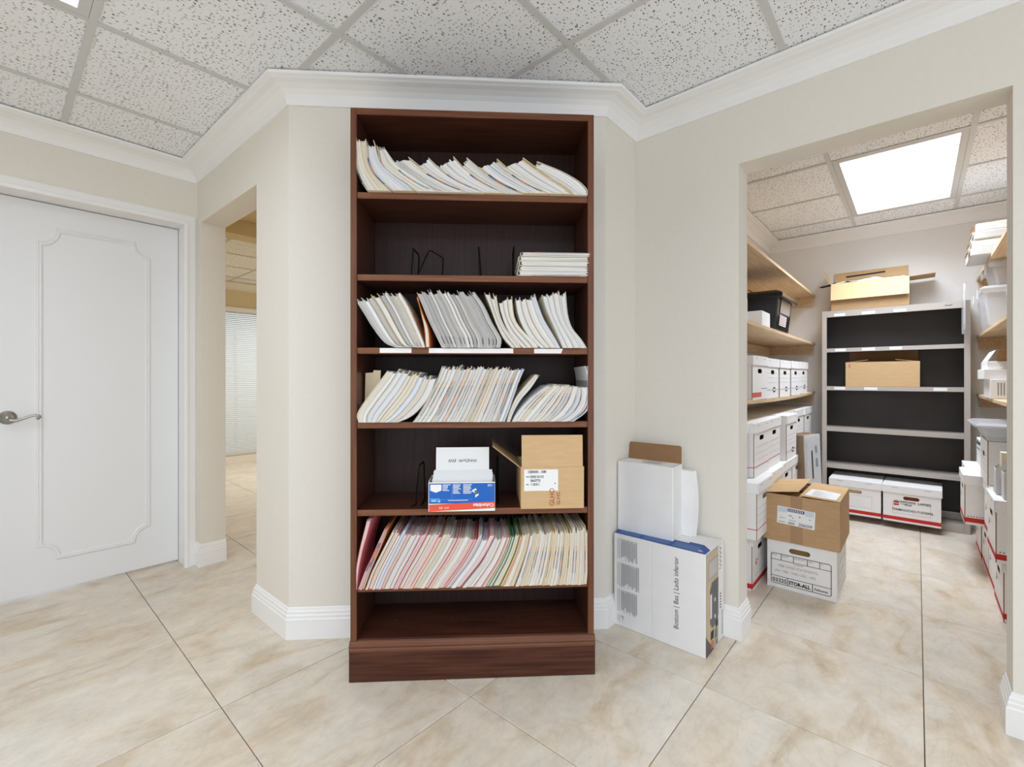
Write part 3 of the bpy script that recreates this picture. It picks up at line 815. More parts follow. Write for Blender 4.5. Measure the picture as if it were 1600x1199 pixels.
def make_folder(shelf, L, R, cov, sheets, front, depth, style):
    count[shelf] += 1
    k = count[shelf]
    z0 = SHELF[shelf]
    u0 = (L[0].x + R[0].x) / 2
    thick = (R[0] - L[0]).length
    kind = 'bulging file folder' if thick > 0.045 else ('thin file folder' if thick < 0.012 else 'file folder')
    label = '%s %s, %s from the door end on %s' % (COLWORD[cov], kind, nth(k), SHNAME[shelf])
    t = thing('file_folder', label, 'folder', at_case(u0, front, z0), BRZ, SHGROUP[shelf])
    loc = lambda p, w: (min(max(p.x, UMIN), UMAX) - u0, w, max(p.y, z0 + .0006) - z0)
    n = len(L)
    tk = 0.0019 if style == 'thick' else min(0.0013, thick * 0.15)
    # cover: U-shaped sheet
    outer = list(reversed(L)) + R
    def inner_pt(a, b, f):      # from a toward b
        d = b - a
        return a + d * min(0.45, f / max(d.length, 1e-4))
    inL = [inner_pt(L[i], R[i], tk) for i in range(n)]; inR = [inner_pt(R[i], L[i], tk) for i in range(n)]
    for a in (inL, inR): a[0] = a[0] + Vector((0, tk))
    inner = list(reversed(inL)) + inR
    b = MB()
    m = len(outer)
    for i in range(m - 1):
        A, B, C, D = outer[i], outer[i + 1], inner[i + 1], inner[i]
        b.face([loc(A, 0), loc(B, 0), loc(C, 0), loc(D, 0)])
        b.face([loc(D, depth), loc(C, depth), loc(B, depth), loc(A, depth)])
        b.face([loc(B, 0), loc(A, 0), loc(A, depth), loc(B, depth)])
        b.face([loc(D, 0), loc(C, 0), loc(C, depth), loc(D, depth)])
    for i in (0, m - 1):
        b.face([loc(outer[i], 0), loc(inner[i], 0), loc(inner[i], depth), loc(outer[i], depth)])
    b.build('cover', COVER[cov], t, weld=True)
    # sheets: several columns with their own tops
    cols = max(2, min(9, int(thick / 0.006)))
    b = MB(); cuts = [0.04] + sorted(0.06 + 0.88 * (c + rnd.uniform(.25, .75)) / cols for c in range(cols - 1)) + [0.96]
    for c in range(cols):
        s0, s1 = cuts[c] + .004, cuts[c + 1] - .004
        cut = rnd.uniform(0.90, 0.985)
        f0 = rnd.uniform(0.0012, 0.005); f1 = depth - rnd.uniform(0.002, 0.01)
        mi = rnd.randrange(len(sheets))
        a_, b_ = [], []
        for i in range(n):
            p, q = inL[i].lerp(inR[i], s0), inL[i].lerp(inR[i], s1)
            if i == n - 1:
                p0, q0 = inL[i - 1].lerp(inR[i - 1], s0), inL[i - 1].lerp(inR[i - 1], s1)
                ex = 1.0 - (1 - cut) * 6
                p, q = p0.lerp(p, ex), q0.lerp(q, ex)
            a_.append(p); b_.append(q)
        for i in range(n - 1):
            uv = [(s0, i / n), (s1, i / n), (s1, (i + 1) / n), (s0, (i + 1) / n)]
            b.face([loc(a_[i], f0), loc(b_[i], f0), loc(b_[i + 1], f0), loc(a_[i + 1], f0)], mi, uv)
            b.face([loc(b_[i], f0), loc(b_[i], f1), loc(b_[i + 1], f1), loc(b_[i + 1], f0)], mi, [(s1, 0), (s1, 0), (s1, 1), (s1, 1)])
            b.face([loc(a_[i], f1), loc(a_[i], f0), loc(a_[i + 1], f0), loc(a_[i + 1], f1)], mi, [(s0, 0), (s0, 0), (s0, 1), (s0, 1)])
        b.face([loc(a_[-1], f0), loc(b_[-1], f0), loc(b_[-1], f1), loc(a_[-1], f1)], mi, [(s0, 1), (s1, 1), (s1, 1), (s0, 1)])
    b.build('sheets', sheets, t)
    # coloured index tabs stuck along the front edge
    if style == 'thick' or (style in ('cream6', 'mixed', 'reds', 'mixgrey', 'cream') and rnd.random() < 0.62) or (style == 'grey'):
        cs = {'thick': ['navy', 'slate', 'rust', 'slate', 'navy'], 'reds': ['purple', 'amber', 'rust', 'purple'], 'grey': ['black'], 'mixgrey': ['black', 'slate']}.get(style, ['slate', 'rust', 'navy', 'amber'])
        side = R if style != 'thick' else L
        opp = L if style != 'thick' else R
        lo, hi = {'thick': (2, n - 4), 'grey': (1, n // 4), 'mixgrey': (1, n // 4)}.get(style, (2 + rnd.randrange(3), n - 4))
        hi = max(hi, lo + 2)
        b = MB()
        span = hi - lo
        for i in range(lo, hi):
            wd = 0.0046 if style == 'thick' else (0.0075 if style == 'reds' else 0.0017)
            q0, q1 = inner_pt(side[i], opp[i], wd), inner_pt(side[i + 1], opp[i + 1], wd)
            mi = int((i - lo) / max(1, span) * len(cs) * 1.0) % len(cs)
            b.face([loc(side[i], -.0004), loc(q0, -.0004), loc(q1, -.0004), loc(side[i + 1], -.0004)][::(1 if style == 'thick' else -1)], mi)
            b.face([loc(side[i], -.0004), loc(side[i + 1], -.0004), loc(side[i + 1], .014), loc(side[i], .014)], mi)
        b.build('index_tab', [TAB[c] for c in cs], t)
    return t

for shelf, nf, L, R, style in FILES:
    z0 = SHELF[shelf]
    Lc, Rc = curve(L, 3), curve(R, 3)
    wts = [rnd.uniform(0.55, 1.5) for _ in range(nf)]
    s = 0; tot = sum(wts)
    covs, sh = PAL[style]
    for k in range(nf):
        s0 = s / tot; s += wts[k]; s1 = s / tot
        g = 0.03 if nf > 1 else 0.0
        a, b_ = s0 + g * (s1 - s0), s1 - g * (s1 - s0)
        lf = [p.lerp(q, a) for p, q in zip(Lc, Rc)]
        rt = [p.lerp(q, b_) for p, q in zip(Lc, Rc)]
        ex = rnd.uniform(-0.5, 0.6) if nf > 1 else 0
        for side, e in ((lf, ex), (rt, ex + rnd.uniform(-.3, .3))):
            side[-1] = side[-1] + (side[-1] - side[-2]) * e
        if style == 'thick':
            tip = rt[-1] + (rt[-1] - rt[-2]) * rnd.uniform(.15, .5)
            rt[-1] = tip
            if count[1] >= 3:          # the door-side edge ends lower than the raised tip of the other edge
                nn = len(lf) - 1
                cl = lambda f: lf[int(f)].lerp(lf[min(nn, int(f) + 1)], f - int(f))
                lf = [cl(.86 * i) for i in range(nn + 1)]
            lf = [p.lerp(q, .10 * i / (len(lf) - 1)) for i, (p, q) in enumerate(zip(lf, rt))]
            cov = covs[rnd.randrange(3)]
        elif style in ('pinks', 'mixgreen', 'mixgrey', 'mixwhite', 'reds'):
            cov = covs[k % len(covs)]
        else:
            cov = covs[rnd.randrange(len(covs))]
        shs = [sh[rnd.randrange(len(sh))] for _ in range(3)]
        if style == 'mixgreen' and cov in ('green', 'teal'): shs = [P_CREAM]
        front = rnd.uniform(-0.004, 0.004) + (0.004 if shelf == 3 else -0.003)
        make_folder(shelf, lf, rt, cov, shs, front, rnd.uniform(0.232, 0.238), style)

# loose tan folder card standing behind the files of the fourth shelf
t = thing('folder_card', 'tan folder card upright at the side panel behind leaning files', 'folder', at_case(0.03, 0.10, SHELF[4]), BRZ)
b = MB()
pf = [(0.0, 0.0006), (0.0015, 0.03), (0.03, 0.088), (0.062, 0.145), (0.064, 0.196), (0.036, 0.197), (0.035, 0.188), (0.005, 0.186)]
b.face([(x, 0, z) for x, z in pf]); b.face([(x, 0.003, z) for x, z in reversed(pf)])
for i in range(len(pf)):
    p, q = pf[i], pf[(i + 1) % len(pf)]
    b.face([(p[0], 0, p[1]), (p[0], .003, p[1]), (q[0], .003, q[1]), (q[0], 0, q[1])])
b.build('card', COVER['manila'], t)

# lying stack of folders on the second shelf
zz = SHELF[2] + .0005
words_ = ['lowest', 'second lowest', 'middle', 'second highest', 'topmost']
for k in range(5):
    hh = [.019, .018, .017, .018, .014][k]
    x0 = 0.632 + [.0, .004, .008, .004, .012][k]
    t = thing('file_folder', 'cream folder lying flat, %s of the stack beside the wire bookends' % words_[k], 'folder', at_case(x0, 0.004 + .002 * (k % 2), zz), BRZ, 'folders lying in a stack')
    b = MB(); wdt = 0.262 - .003 * (k % 3)
    b.box(0, wdt, 0, .23, 0, 0.0012); b.box(0.004, wdt - .002, 0.002, .23, hh - .0015, hh - .0003)
    # rounded spine at the door end
    pr = [(0.004 * 0 + 0.0 - 0.006 * math.sin(PI * q / 6), hh / 2 - (hh / 2 - .0008) * math.cos(PI * q / 6)) for q in range(7)]
    for q in range(6):
        (xa, za), (xb, zb) = pr[q], pr[q + 1]
        b.face([(xa, 0, za), (xb, 0, zb), (xb, .23, zb), (xa, .23, za)])
        b.face([(xa + .0016, 0, za), (xa, 0, za), (xb, 0, zb), (xb + .0016, 0, zb)][::-1])
    b.build('cover', COVER['ivory'], t)
    b = MB(); nl = 4
    for q in range(nl):
        za, zb = .0016 + (hh - .0034) * q / nl, .0016 + (hh - .0034) * (q + .88) / nl
        x1 = wdt + rnd.uniform(-.004, .006); xs = rnd.uniform(.001, .008)
        b.box(xs, x1, .003 + rnd.uniform(0, .003), .228, za, zb)
    for i in range(len(b.uv)): b.uv[i] = [(0.1 * i, 0), (.1 * i, 1), (.1 * i + .05, 1), (.1 * i + .05, 0)]
    b.build('sheets', [P_WHITE], t)
    if k in (0, 4):
        zt = hh if k == 4 else 0.0004
        strips('index_tab', [(0.05, 0.09, 0, .0016), (0.17, 0.20, 0, .0016)], TAB['rust'], t, (0, 0.0, zt - .0014 if k == 4 else zt), lift=.0012)
        strips('index_tab', [(0.09, 0.17, 0, .0016), (0.20, 0.235, 0, .0016)], TAB['slate'], t, (0, 0.0, zt - .0014 if k == 4 else zt), lift=.0012)
    zz += hh + .0006

# wire bookends
def bookend(label, pts, foot):
    t = thing('wire_bookend', label, 'bookend', at_case(*foot), BRZ, 'black wire bookends')
    wire('wire_loop', [(p[0] - foot[0], p[1] - foot[1], p[2] - foot[2]) for p in pts], 0.0032, BLACKWIRE, t, res=8)
    return t
s2, s5 = SHELF[2] + .0034, SHELF[5] + .0034
bookend('narrow black wire bookend nearest the white door on the bare shelf', [(0.196, 0.05, s2), (0.196, 0.16, s2), (0.204, 0.16, s2 + .03), (0.212, 0.15, s2 + .128), (0.213, 0.145, s2 + .133), (0.226, 0.20, s2 + .123), (0.228, 0.205, s2 + .118), (0.224, 0.205, s2 + .03), (0.223, 0.205, s2), (0.223, 0.06, s2)], (0.196, 0.05, s2 - .0034))
bookend('black wire bookend with a wide slanted loop on the bare shelf', [(0.236, 0.04, s2), (0.219, 0.16, s2), (0.222, 0.16, s2 + .012), (0.272, 0.16, s2 + .122), (0.276, 0.16, s2 + .128), (0.284, 0.165, s2 + .130), (0.326, 0.19, s2 + .110), (0.330, 0.19, s2 + .104), (0.326, 0.19, s2 + .03), (0.324, 0.19, s2), (0.324, 0.04, s2)], (0.236, 0.04, s2 - .0034))
bookend('single upright black wire bookend in the middle of the bare shelf', [(0.485, 0.05, s2), (0.487, 0.13, s2), (0.484, 0.13, s2 + .03), (0.478, 0.13, s2 + .135), (0.4785, 0.135, s2 + .138), (0.479, 0.23, s2 + .138), (0.4795, 0.235, s2 + .132), (0.489, 0.235, s2), (0.489, 0.06, s2)], (0.485, 0.05, s2 - .0034))
bookend('black wire bookend standing against the lying folder stack', [(0.618, 0.05, s2), (0.618, 0.11, s2), (0.619, 0.11, s2 + .05), (0.620, 0.11, s2 + .133), (0.6205, 0.115, s2 + .136), (0.6215, 0.21, s2 + .136), (0.6215, 0.215, s2 + .13), (0.6215, 0.215, s2), (0.6215, 0.06, s2)], (0.618, 0.05, s2 - .0034))
bookend('black wire bookend beside the blue envelope box', [(0.222, 0.05, s5), (0.236, 0.075, s5), (0.238, 0.075, s5 + .05), (0.247, 0.075, s5 + .135), (0.249, 0.085, s5 + .15), (0.252, 0.155, s5 + .15), (0.254, 0.163, s5 + .14), (0.257, 0.17, s5 + .03), (0.257, 0.17, s5), (0.257, 0.06, s5)], (0.222, 0.05, s5 - .0034))
bookend('black wire bookend between the envelope box and the brown carton', [(0.556, 0.07, s5), (0.556, 0.15, s5), (0.556, 0.15, s5 + .05), (0.5555, 0.15, s5 + .155), (0.556, 0.155, s5 + .158), (0.556, 0.23, s5 + .158), (0.556, 0.235, s5 + .15), (0.556, 0.235, s5), (0.556, 0.08, s5)], (0.556, 0.07, s5 - .0034))

# envelope box: blue and red print, upside down
BLUE2 = mat('bright_blue_print', (0.012, 0.12, 0.50), 0.4, 0.35)
ORRED = mat('orange_red_print', (0.80, 0.10, 0.05), 0.45, 0.3)
CYAN = mat('cyan_print', (0.25, 0.62, 0.85), 0.5, 0.3)
GREYBOARD = mat('grey_board', (0.60, 0.55, 0.47), 0.8, 0.1)
t = thing('envelope_box', 'upside down blue and red envelope box full of white envelopes', 'box', at_case(0.296, -0.022, SHELF[5] + .0005), BRZ)
EW, EH, ED = 0.246, 0.114, 0.105
b = MB(); k2 = 0.0015
b.box(0, EW, 0, k2, 0, EH - .006, mis=[0, 1, 0, 1, 0, 0]); b.box(0, EW, ED - k2, ED, 0, EH, mis=[1] * 6)
b.box(0, k2, k2, ED - k2, 0, EH - .001, mis=[1] * 6); b.box(EW - k2, EW, k2, ED - k2, 0, EH - .001, mis=[1] * 6); b.box(k2, EW - k2, k2, ED - k2, 0, k2, mis=[1] * 6)
b.build('carton', [PAPER, GREYBOARD], t)
fr = (0, 0, 0)
strips('blue_panel', [(0.002, EW - .001, .029, EH - .010)], BLUE2, t, fr, lift=.0004)
poly('red_band', [(0.002, 0.0005), (EW - .001, 0.0105), (EW - .001, .0345), (0.002, .0255)], ORRED, t, fr, lift=.0005)
poly('white_envelope_mark', [(0.007, EH - .014), (0.007, EH - .036), (0.027, EH - .044), (0.048, EH - .036), (0.048, EH - .014)], PAPER, t, fr, lift=.0007)
lettering('lettering', 'Columbian', 0.0175, PAPER, t, (EW - .005, 0, .0275), (-1, 0, 0.0), (0, 0, -1), bold=.0004)
lettering('lettering', '#10  500', 0.010, PAPER, t, (.075, 0, .0165), (-1, 0, 0.0), (0, 0, -1))
lettering('lettering', '100', 0.013, PAPER, t, (EW - .008, 0, EH - .014), (-1, 0, 0.0), (0, 0, -1))
rr = []
for cx, w_ in ((0.052, .030), (0.090, .032), (0.128, .033)):
    for q in range(7 if cx > .06 else 5):
        rr.append((cx, cx + w_ * rnd.uniform(.55, 1), EH - .0165 - .0052 * q, EH - .014 - .0052 * q))
rr.append((0.072, 0.145, 0.0395, 0.0415))
strips('fine_print', rr, PAPER, t, fr, lift=.0007)
strips('fine_print', [(.007, .042, .046, .048), (.010, .030, .036, .043), (.034, .044, .034, .042), (.002, .16, .0435, .0442)] + frame_rects(0.086, 0.0865, 0.05, EH - .014, .0003), CYAN, t, fr, lift=.0007)
poly('printed_picture', [(.160, .078), (.175, .085), (.186, .060), (.172, .050), (.174, .066), (.163, .072)], PAPER, t, fr, lift=.0007)
poly('printed_picture', [(.168, .076), (.178, .078), (.184, .066), (.176, .060)], TAB['moss'], t, fr, lift=.0009)
eg = 'white envelopes in the blue box'
for k in range(9):
    x0, zt = (0.018, 0.222) if k == 8 else (0.010 + .002 * (k % 3), 0.112 + .0035 * k)
    e_ = thing('envelope', 'tall white envelope marked by hand standing up in the blue box' if k == 8 else 'white envelope filed in the blue box, %s from the front' % nth(k + 1), 'envelope', at_case(0.296 + x0, -.022 + .012 + .0075 * k, SHELF[5] + .003), BRZ, eg)
    b = MB(); w_ = 0.206 if k == 8 else 0.224
    M_ = Matrix.Rotation(math.radians(-9 if k < 8 else -6), 4, 'X')
    b.box(0, w_, 0, .0012, 0, zt, M=M_)
    b.build('paper', PAPER, e_)
    if k == 8:
        r_, u_ = (-1, 0, 0), M_.to_3x3() @ Vector((0, 0, -1))
        o_ = M_ @ Vector((0.160, 0, 0.176))
        lettering('handwriting', 'WiNDoW  ENV', 0.0165, INK, e_, o_, r_, u_, shear=.15)
        strips('fine_print', [(.08, .185, -.212, -.195)], mat('faint_print', (.70, .70, .70), .7, .1), e_, (0, 0, 0), (1, 0, 0), -Vector(u_))

# brown carton with open flaps
t = thing('open_carton', 'brown carton with white address label and raised flap on the shelf', 'box', at_case(0.640, -0.006, SHELF[5] + .0005), BRZ)
CW, CD, CH, k2 = 0.240, 0.24, 0.158, 0.004
b = MB()
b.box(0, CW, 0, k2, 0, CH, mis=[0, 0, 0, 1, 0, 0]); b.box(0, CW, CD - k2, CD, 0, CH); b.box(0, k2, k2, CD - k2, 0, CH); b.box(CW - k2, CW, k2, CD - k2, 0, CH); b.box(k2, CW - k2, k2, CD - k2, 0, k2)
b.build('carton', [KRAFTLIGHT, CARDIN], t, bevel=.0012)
b = MB(); b.box(0.003, CW - .004, 0.0, 0.004, 0.0, 0.120, M=Matrix.Translation((0, 0.001, CH)) @ Matrix.Rotation(math.radians(-3), 4, 'X'))
b.build('front_flap', KRAFTLIGHT, t, bevel=.001)
b = MB(); b.box(0, 0.135, 0.012, CD - .012, 0, 0.004, M=Matrix.Translation((0.001, 0, CH - .003)) @ Matrix.Rotation(math.radians(180 + 38), 4, 'Y'))
b.build('side_flap', KRAFT, t, bevel=.001)
b = MB(); b.box(-.10, 0, 0.012, CD - .02, -.004, 0, M=Matrix.Translation((CW - .001, 0, CH)) @ Matrix.Rotation(math.radians(10), 4, 'Y'))
b.build('side_flap', KRAFT, t, bevel=.001)
single('paper_bundle', t, PAPER, 0.01, CW - .02, 0.03, CD - .02, 0.006, CH - .018, .003)
strips('address_label', [(0.012, 0.141, 0.068, 0.149)], PAPER, t, fr, lift=.0005)
lettering('lettering', 'CE0505 - 500', .0125, INK, t, (0.026, -.0005, .136), bold=.0003)
lettering('lettering', '063773', .0125, INK, t, (0.036, -.0005, .103), bold=.0003)
strips('bar_code', [(0.036 + .0034 * q, 0.036 + .0034 * q + rnd.choice((.001, .0018)), .1165, .1265) for q in range(15)] + [(0.038 + .0034 * q, 0.038 + .0034 * q + rnd.choice((.001, .002)), .088, .0975) for q in range(10)] + [(.019, .032, .120, .1225), (.019, .030, .091, .0935), (.127, .131, .094, .098)], INK, t, fr, lift=.0008)
RUST = mat('rust_stamp', (0.40, 0.07, 0.04), .7, .1)
lettering('stamp', 'GLHO', .026, RUST, t, (0.126, -.0002, .010), (0, 0, 1), (-1, 0, 0), sx=.95)
lettering('stamp', 'SLHS', .019, RUST, t, (0.148, -.0002, .014), (0, 0, 1), (-1, 0, 0), sx=1.2)

# ------------------------------------------------------------------ boxes on the floor beside the bookcase
t = thing('printed_carton', 'large white printed carton with blue top edge standing beside the storage doorway', 'box', (1.905, 1.050, 0), -PI / 2)
# local: x to the right of the front face, y towards the wall
LW, LD, LH = 0.411, 0.226, 0.421
b = MB(); b.box(0, LW, 0, LD, 0.0005, LH, mis=[0, 0, 0, 0, 1, 0])
PHOTO = mat('printed_side', (0.52, 0.47, 0.39), 0.5, 0.3)
b.build('carton', [WHITECARD, PHOTO], t, bevel=.002)
F, Rr = (0, 0, 0), (LW, 0, 0)
lettering('lettering', 'Bottom | Bas | Lado inferior', .0285, INK, t, (0.300, 0, .080), (0, 0, 1), (-1, 0, 0), sx=.93)
rects = []
for z0, z1, x0, n_ in ((0.300, 0.400, .018, 11), (0.178, 0.290, .018, 12), (0.060, 0.168, .018, 11), (0.020, 0.052, .018, 4)):
    for q in range(n_):
        x = x0 + .0092 * q
        if q < 2: rects.append((x, x + .0032, z0 + rnd.uniform(.0, .012), z1)); continue
        rects.append((x, x + .0046, z0 + rnd.uniform(.0, .03), z1))
        if q < n_ - 1: rects.append((x + .0052, x + .0076, z0 + rnd.uniform(.0, .02), z1 - rnd.uniform(0, .01)))
strips('fine_print', rects, FINEINK, t, F, lift=.0005)
strips('panel_seam', [(0.186, .187, 0.004, LH - .004)], GREYCARD, t, F, lift=.0005)
tp = (0, 0, LH)
poly('blue_print', [(0.0, 0.0), (LW - .001, 0.0), (LW - .001, .060), (LW - .04, .106), (LW - .10, .106), (LW - .10, .088), (.02, .088), (0, .06)], BLUEINK, t, tp, (1, 0, 0), (0, 1, 0))
PALEB = mat('pale_blue_print', (0.11, 0.19, 0.42), .6, .2)
strips('fine_print', [(0.015, .115, .014, .07), (0.13, .25, .014, .07), (.265, .37, .014, .07)], PALEB, t, tp, (1, 0, 0), (0, 1, 0), lift=.001)
strips('sticker', [(0.235, .300, .098, .128)], PAPER, t, tp, (1, 0, 0), (0, 1, 0), lift=.0012)
strips('fine_print', [(.372, .392, .020, .026), (.372, .384, .032, .036)], PAPER, t, tp, (1, 0, 0), (0, 1, 0), lift=.0014)
Y3, Z3 = (0, 1, 0), (0, 0, 1)
strips('printed_panel', [(0.012, .20, .012, .40)], mat('tan_print', (.60, .48, .30), .5, .3), t, Rr, Y3, Z3, lift=.0005)
strips('printed_panel', [(0.155, .226, .004, .418)], WHITECARD, t, Rr, Y3, Z3, lift=.0007)
strips('printed_panel', [(0.03, .15, .30, .385)], mat('mauve_print', (.46, .38, .37), .5, .3), t, Rr, Y3, Z3, lift=.0008)
strips('printed_panel', [(0.04, .14, .31, .375)], mat('grey_print', (.55, .53, .52), .5, .3), t, Rr, Y3, Z3, lift=.001)
poly('printed_device', [(0.05, .125), (.05, .255), (.075, .285), (.155, .285), (.155, .125), (.13, .095), (.075, .095)], mat('dark_grey_print', (.10, .10, .105), .4, .3), t, Rr, Y3, Z3, lift=.001)
strips('printed_device', [(.052, .072, .14, .24), (.105, .118, .195, .21), (.105, .118, .125, .14)], PAPER, t, Rr, Y3, Z3, lift=.0012)
poly('printed_shadow', [(0.001, .001), (.10, .001), (.03, .06), (.001, .09)], mat('plum_print', (.13, .10, .11), .5, .3), t, Rr, Y3, Z3, lift=.0011)
for (y0, z0, w_, h_, mm) in ((.06, .05, .035, .035, 'black'), (.11, .035, .03, .04, 'slate'), (.12, .08, .03, .03, 'black'), (.065, .012, .03, .03, 'rust'), (.12, .008, .02, .02, 'slate')):
    strips('printed_icon', [(y0, y0 + w_, z0, z0 + h_)], TAB[mm], t, Rr, Y3, Z3, lift=.0012)
strips('fine_print', [(.172 + .012 * (q % 2), .178 + .012 * (q % 2) + .004, .31 + .009 * q, .315 + .009 * q) for q in range(11)] + [(.176, .19, .20 - .012 * q, .206 - .012 * q) for q in range(6)] + [(.20, .214, .02 + .009 * q, .024 + .009 * q) for q in range(12)], INK, t, Rr, Y3, Z3, lift=.0012)

t = thing('mailer_box', 'tall white carton with raised brown lid flap standing on the printed carton', 'box', (1.953, 1.058, LH + .0005), -PI / 2 + math.radians(2))
MW, MD, MH = 0.262, 0.118, 0.322
b = MB(); b.box(0, MW, 0, MD, 0, MH)
b.build('carton', WHITECARD, t, bevel=.003)
b = MB()
fl_ = [(0.0, 0.0), (MW - .004, 0.0), (MW - .010, 0.074), (MW - .020, .080), (0.004, .080), (-.004, .074)]
def to3f(x, z, d):
    p = Matrix.Translation((0.002, MD - .003, MH + .0005)) @ Matrix.Rotation(math.radians(-14), 4, 'X') @ Vector((x, d, z)); return tuple(p)
panel_holes(b, fl_, [], to3f, .003, 0, 1)
b.build('lid_flap', [CARDIN, WHITECARD], t)
strips('printed_mark', [(.10, .19, .035, .04), (.10, .185, .055, .06), (.085, .20, .078, .082), (.11, .175, .092, .096)] , GREYINK, t, (0, 0, MH), (1, 0, 0), (0, 1, 0), lift=.001)
strips('lid_gap', [(MW - .030, MW - .004, MD * .0 + .004, .0075), (MW - .006, MW - .003, .004, MD - .01)], GREYINK, t, (0, 0, MH), (1, 0, 0), (0, 1, 0), lift=.001)
t = thing('white_carton', 'slim white carton leaning on the wall behind the tall white carton', 'box', (2.088, 0.925, LH + .0005), -PI / 2 + math.radians(-6))
b = MB()
N_ = 6
for q in range(N_):       # slightly bulging sides
    z0, z1 = .295 * q / N_, .295 * (q + 1) / N_
    bl = lambda z: .012 * math.sin(PI * min(1, max(0, z / .295)))
    for A, B in (((0, 0), (.168 + 0, 0)), ((.168, 0), (.176, .036)), ((.176, .036), (0, .036)), ((0, .036), (0, 0))):
        f = lambda p, z: (p[0] + (bl(z) if p[0] > .1 else 0), p[1] , z)
        b.face([f(A, z0), f(B, z0), f(B, z1), f(A, z1)])
b.face([(0, 0, .295), (.168, 0, .295), (.176, .036, .295), (0, .036, .295)]); b.face([(0, .036, 0), (.176, .036, 0), (.168, 0, 0), (0, 0, 0)])
b.build('carton', WHITECARD, t, weld=True, bevel=.002)

# ------------------------------------------------------------------ storage room: wall shelves
def plank(name, label, x0, x1, y0, y1, z, th, sag, front):
    t = thing(name, label, 'shelf', (x0, front, z))
    b = MB(); n = 14
    for i in range(n):
        xa, xb = (x1 - x0) * i / n, (x1 - x0) * (i + 1) / n
        sa, sb = -sag * math.sin(PI * i / n), -sag * math.sin(PI * (i + 1) / n)
        ya, yb = y0 - front, y1 - front
        for z_a, z_b, fl2 in ((0, 0, 0), (-th, -th, 1)):
            q = [(xa, ya, sa + z_a), (xb, ya, sb + z_a), (xb, yb, sb + z_b), (xa, yb, sa + z_b)]
            b.face(q if not fl2 else q[::-1])
        b.face([(xa, ya, sa - th), (xb, ya, sb - th), (xb, ya, sb), (xa, ya, sa)])
        b.face([(xa, yb, sa), (xb, yb, sb), (xb, yb, sb - th), (xa, yb, sa - th)])
    b.face([(0, y0 - front, -th), (0, y0 - front, 0), (0, y1 - front, 0), (0, y1 - front, -th)])
    b.face([(x1 - x0, y0 - front, 0), (x1 - x0, y0 - front, -th), (x1 - x0, y1 - front, -th), (x1 - x0, y1 - front, 0)])
    b.build('board', BIRCH, t, weld=True)
    return t
ZS = {1: 1.885, 2: 1.452, 3: 1.018}
XA = XS + TH + .005
side_words = {1: 'top', 2: 'middle', 3: 'lowest'}
for k, z in ZS.items():
    for nm, y0, y1, f, wallside in (('on the wall behind the stacked white boxes', 0.690, YB - .001, 0.690, 1), ('on the wall opposite the black bin', YR + .001, -0.335, -0.335, 0)):
        t = plank('wall_shelf', '%s birch wall shelf %s' % (side_words[k], nm), XA, XB - .002, y0, y1, z, .019, {1: .0, 2: .002, 3: .016 if wallside else .008}[k], f)
        ya, yb = (YB - .022, YB - .0015) if wallside else (YR + .0015, YR + .022)
        single('wall_cleat', t, BIRCH, 0, XB - .03 - XA, ya - f, yb - f, -.10, -.030)
        ya, yb = (0.70, YB - .024) if wallside else (YR + .024, -0.345)
        single('end_cleat', t, BIRCH, XB - .024 - XA, XB - .004 - XA, ya - f, yb - f, -.10, -.020)

# ------------------------------------------------------------------ grey steel shelving at the back wall
t = thing('steel_shelving', 'beige steel shelving unit with dark back panel at the end wall', 'shelving', (4.690, 0.608, 0), -PI / 2)
SW, SD, SH_ = 0.898, 0.222, 1.702
for x0, x1 in ((0, .033), (SW - .033, SW)):
    b = MB(); b.box(x0, x1, 0, .004, 0.001, SH_); b.box(x0 if x0 == 0 else x1 - .003, x0 + .003 if x0 == 0 else x1, .004, SD, .001, SH_)
    b.build('post', SHELFTAN, t)
single('back_panel', t, SHELFDARK, .004, SW - .004, SD - .004, SD, .02, SH_ - .03)
single('side_lining', t, SHELFDARK, .0032, .0045, .005, SD - .005, .02, SH_ - .03); single('side_lining', t, SHELFDARK, SW - .0045, SW - .0032, .005, SD - .005, .02, SH_ - .03)
single('top_board', t, SHELFTAN, .004, SW - .004, .001, SD - .004, SH_ - .004, SH_)
single('top_lip', t, SHELFTAN, .0335, SW - .0335, 0, .012, SH_ - .052, SH_ - .0045)
SZ = [1.386, 1.066, 0.722, 0.413, 0.052]
for q, z in enumerate(SZ):
    b = MB(); b.box(.005, SW - .005, .003, SD - .005, z - .003, z); b.box(.0335, SW - .0335, 0.0, .0029, z - (.032 if q < 4 else .05), z)
    b.build('shelf', SHELFTAN, t)
for q, xs in enumerate(([.085, .27, .47], [.09, .27, .445], [.085, .285, .70])):
    z = [SH_ - .048, 1.386 - .026, 1.066 - .026][q]
    for k, x in enumerate(xs):
        strips('paper_strip', [(x, x + .075 + .01 * (k % 2), 0, .022)], PAPER, t, (0, 0, z), lift=.0006)
strips('scratch_mark', [(.762, .782, -.016, -.012), (.782, .796, -.019, -.015), (.796, .803, -.014, -.009)], INK, t, (0, 0, SH_ - .012), lift=.0006)

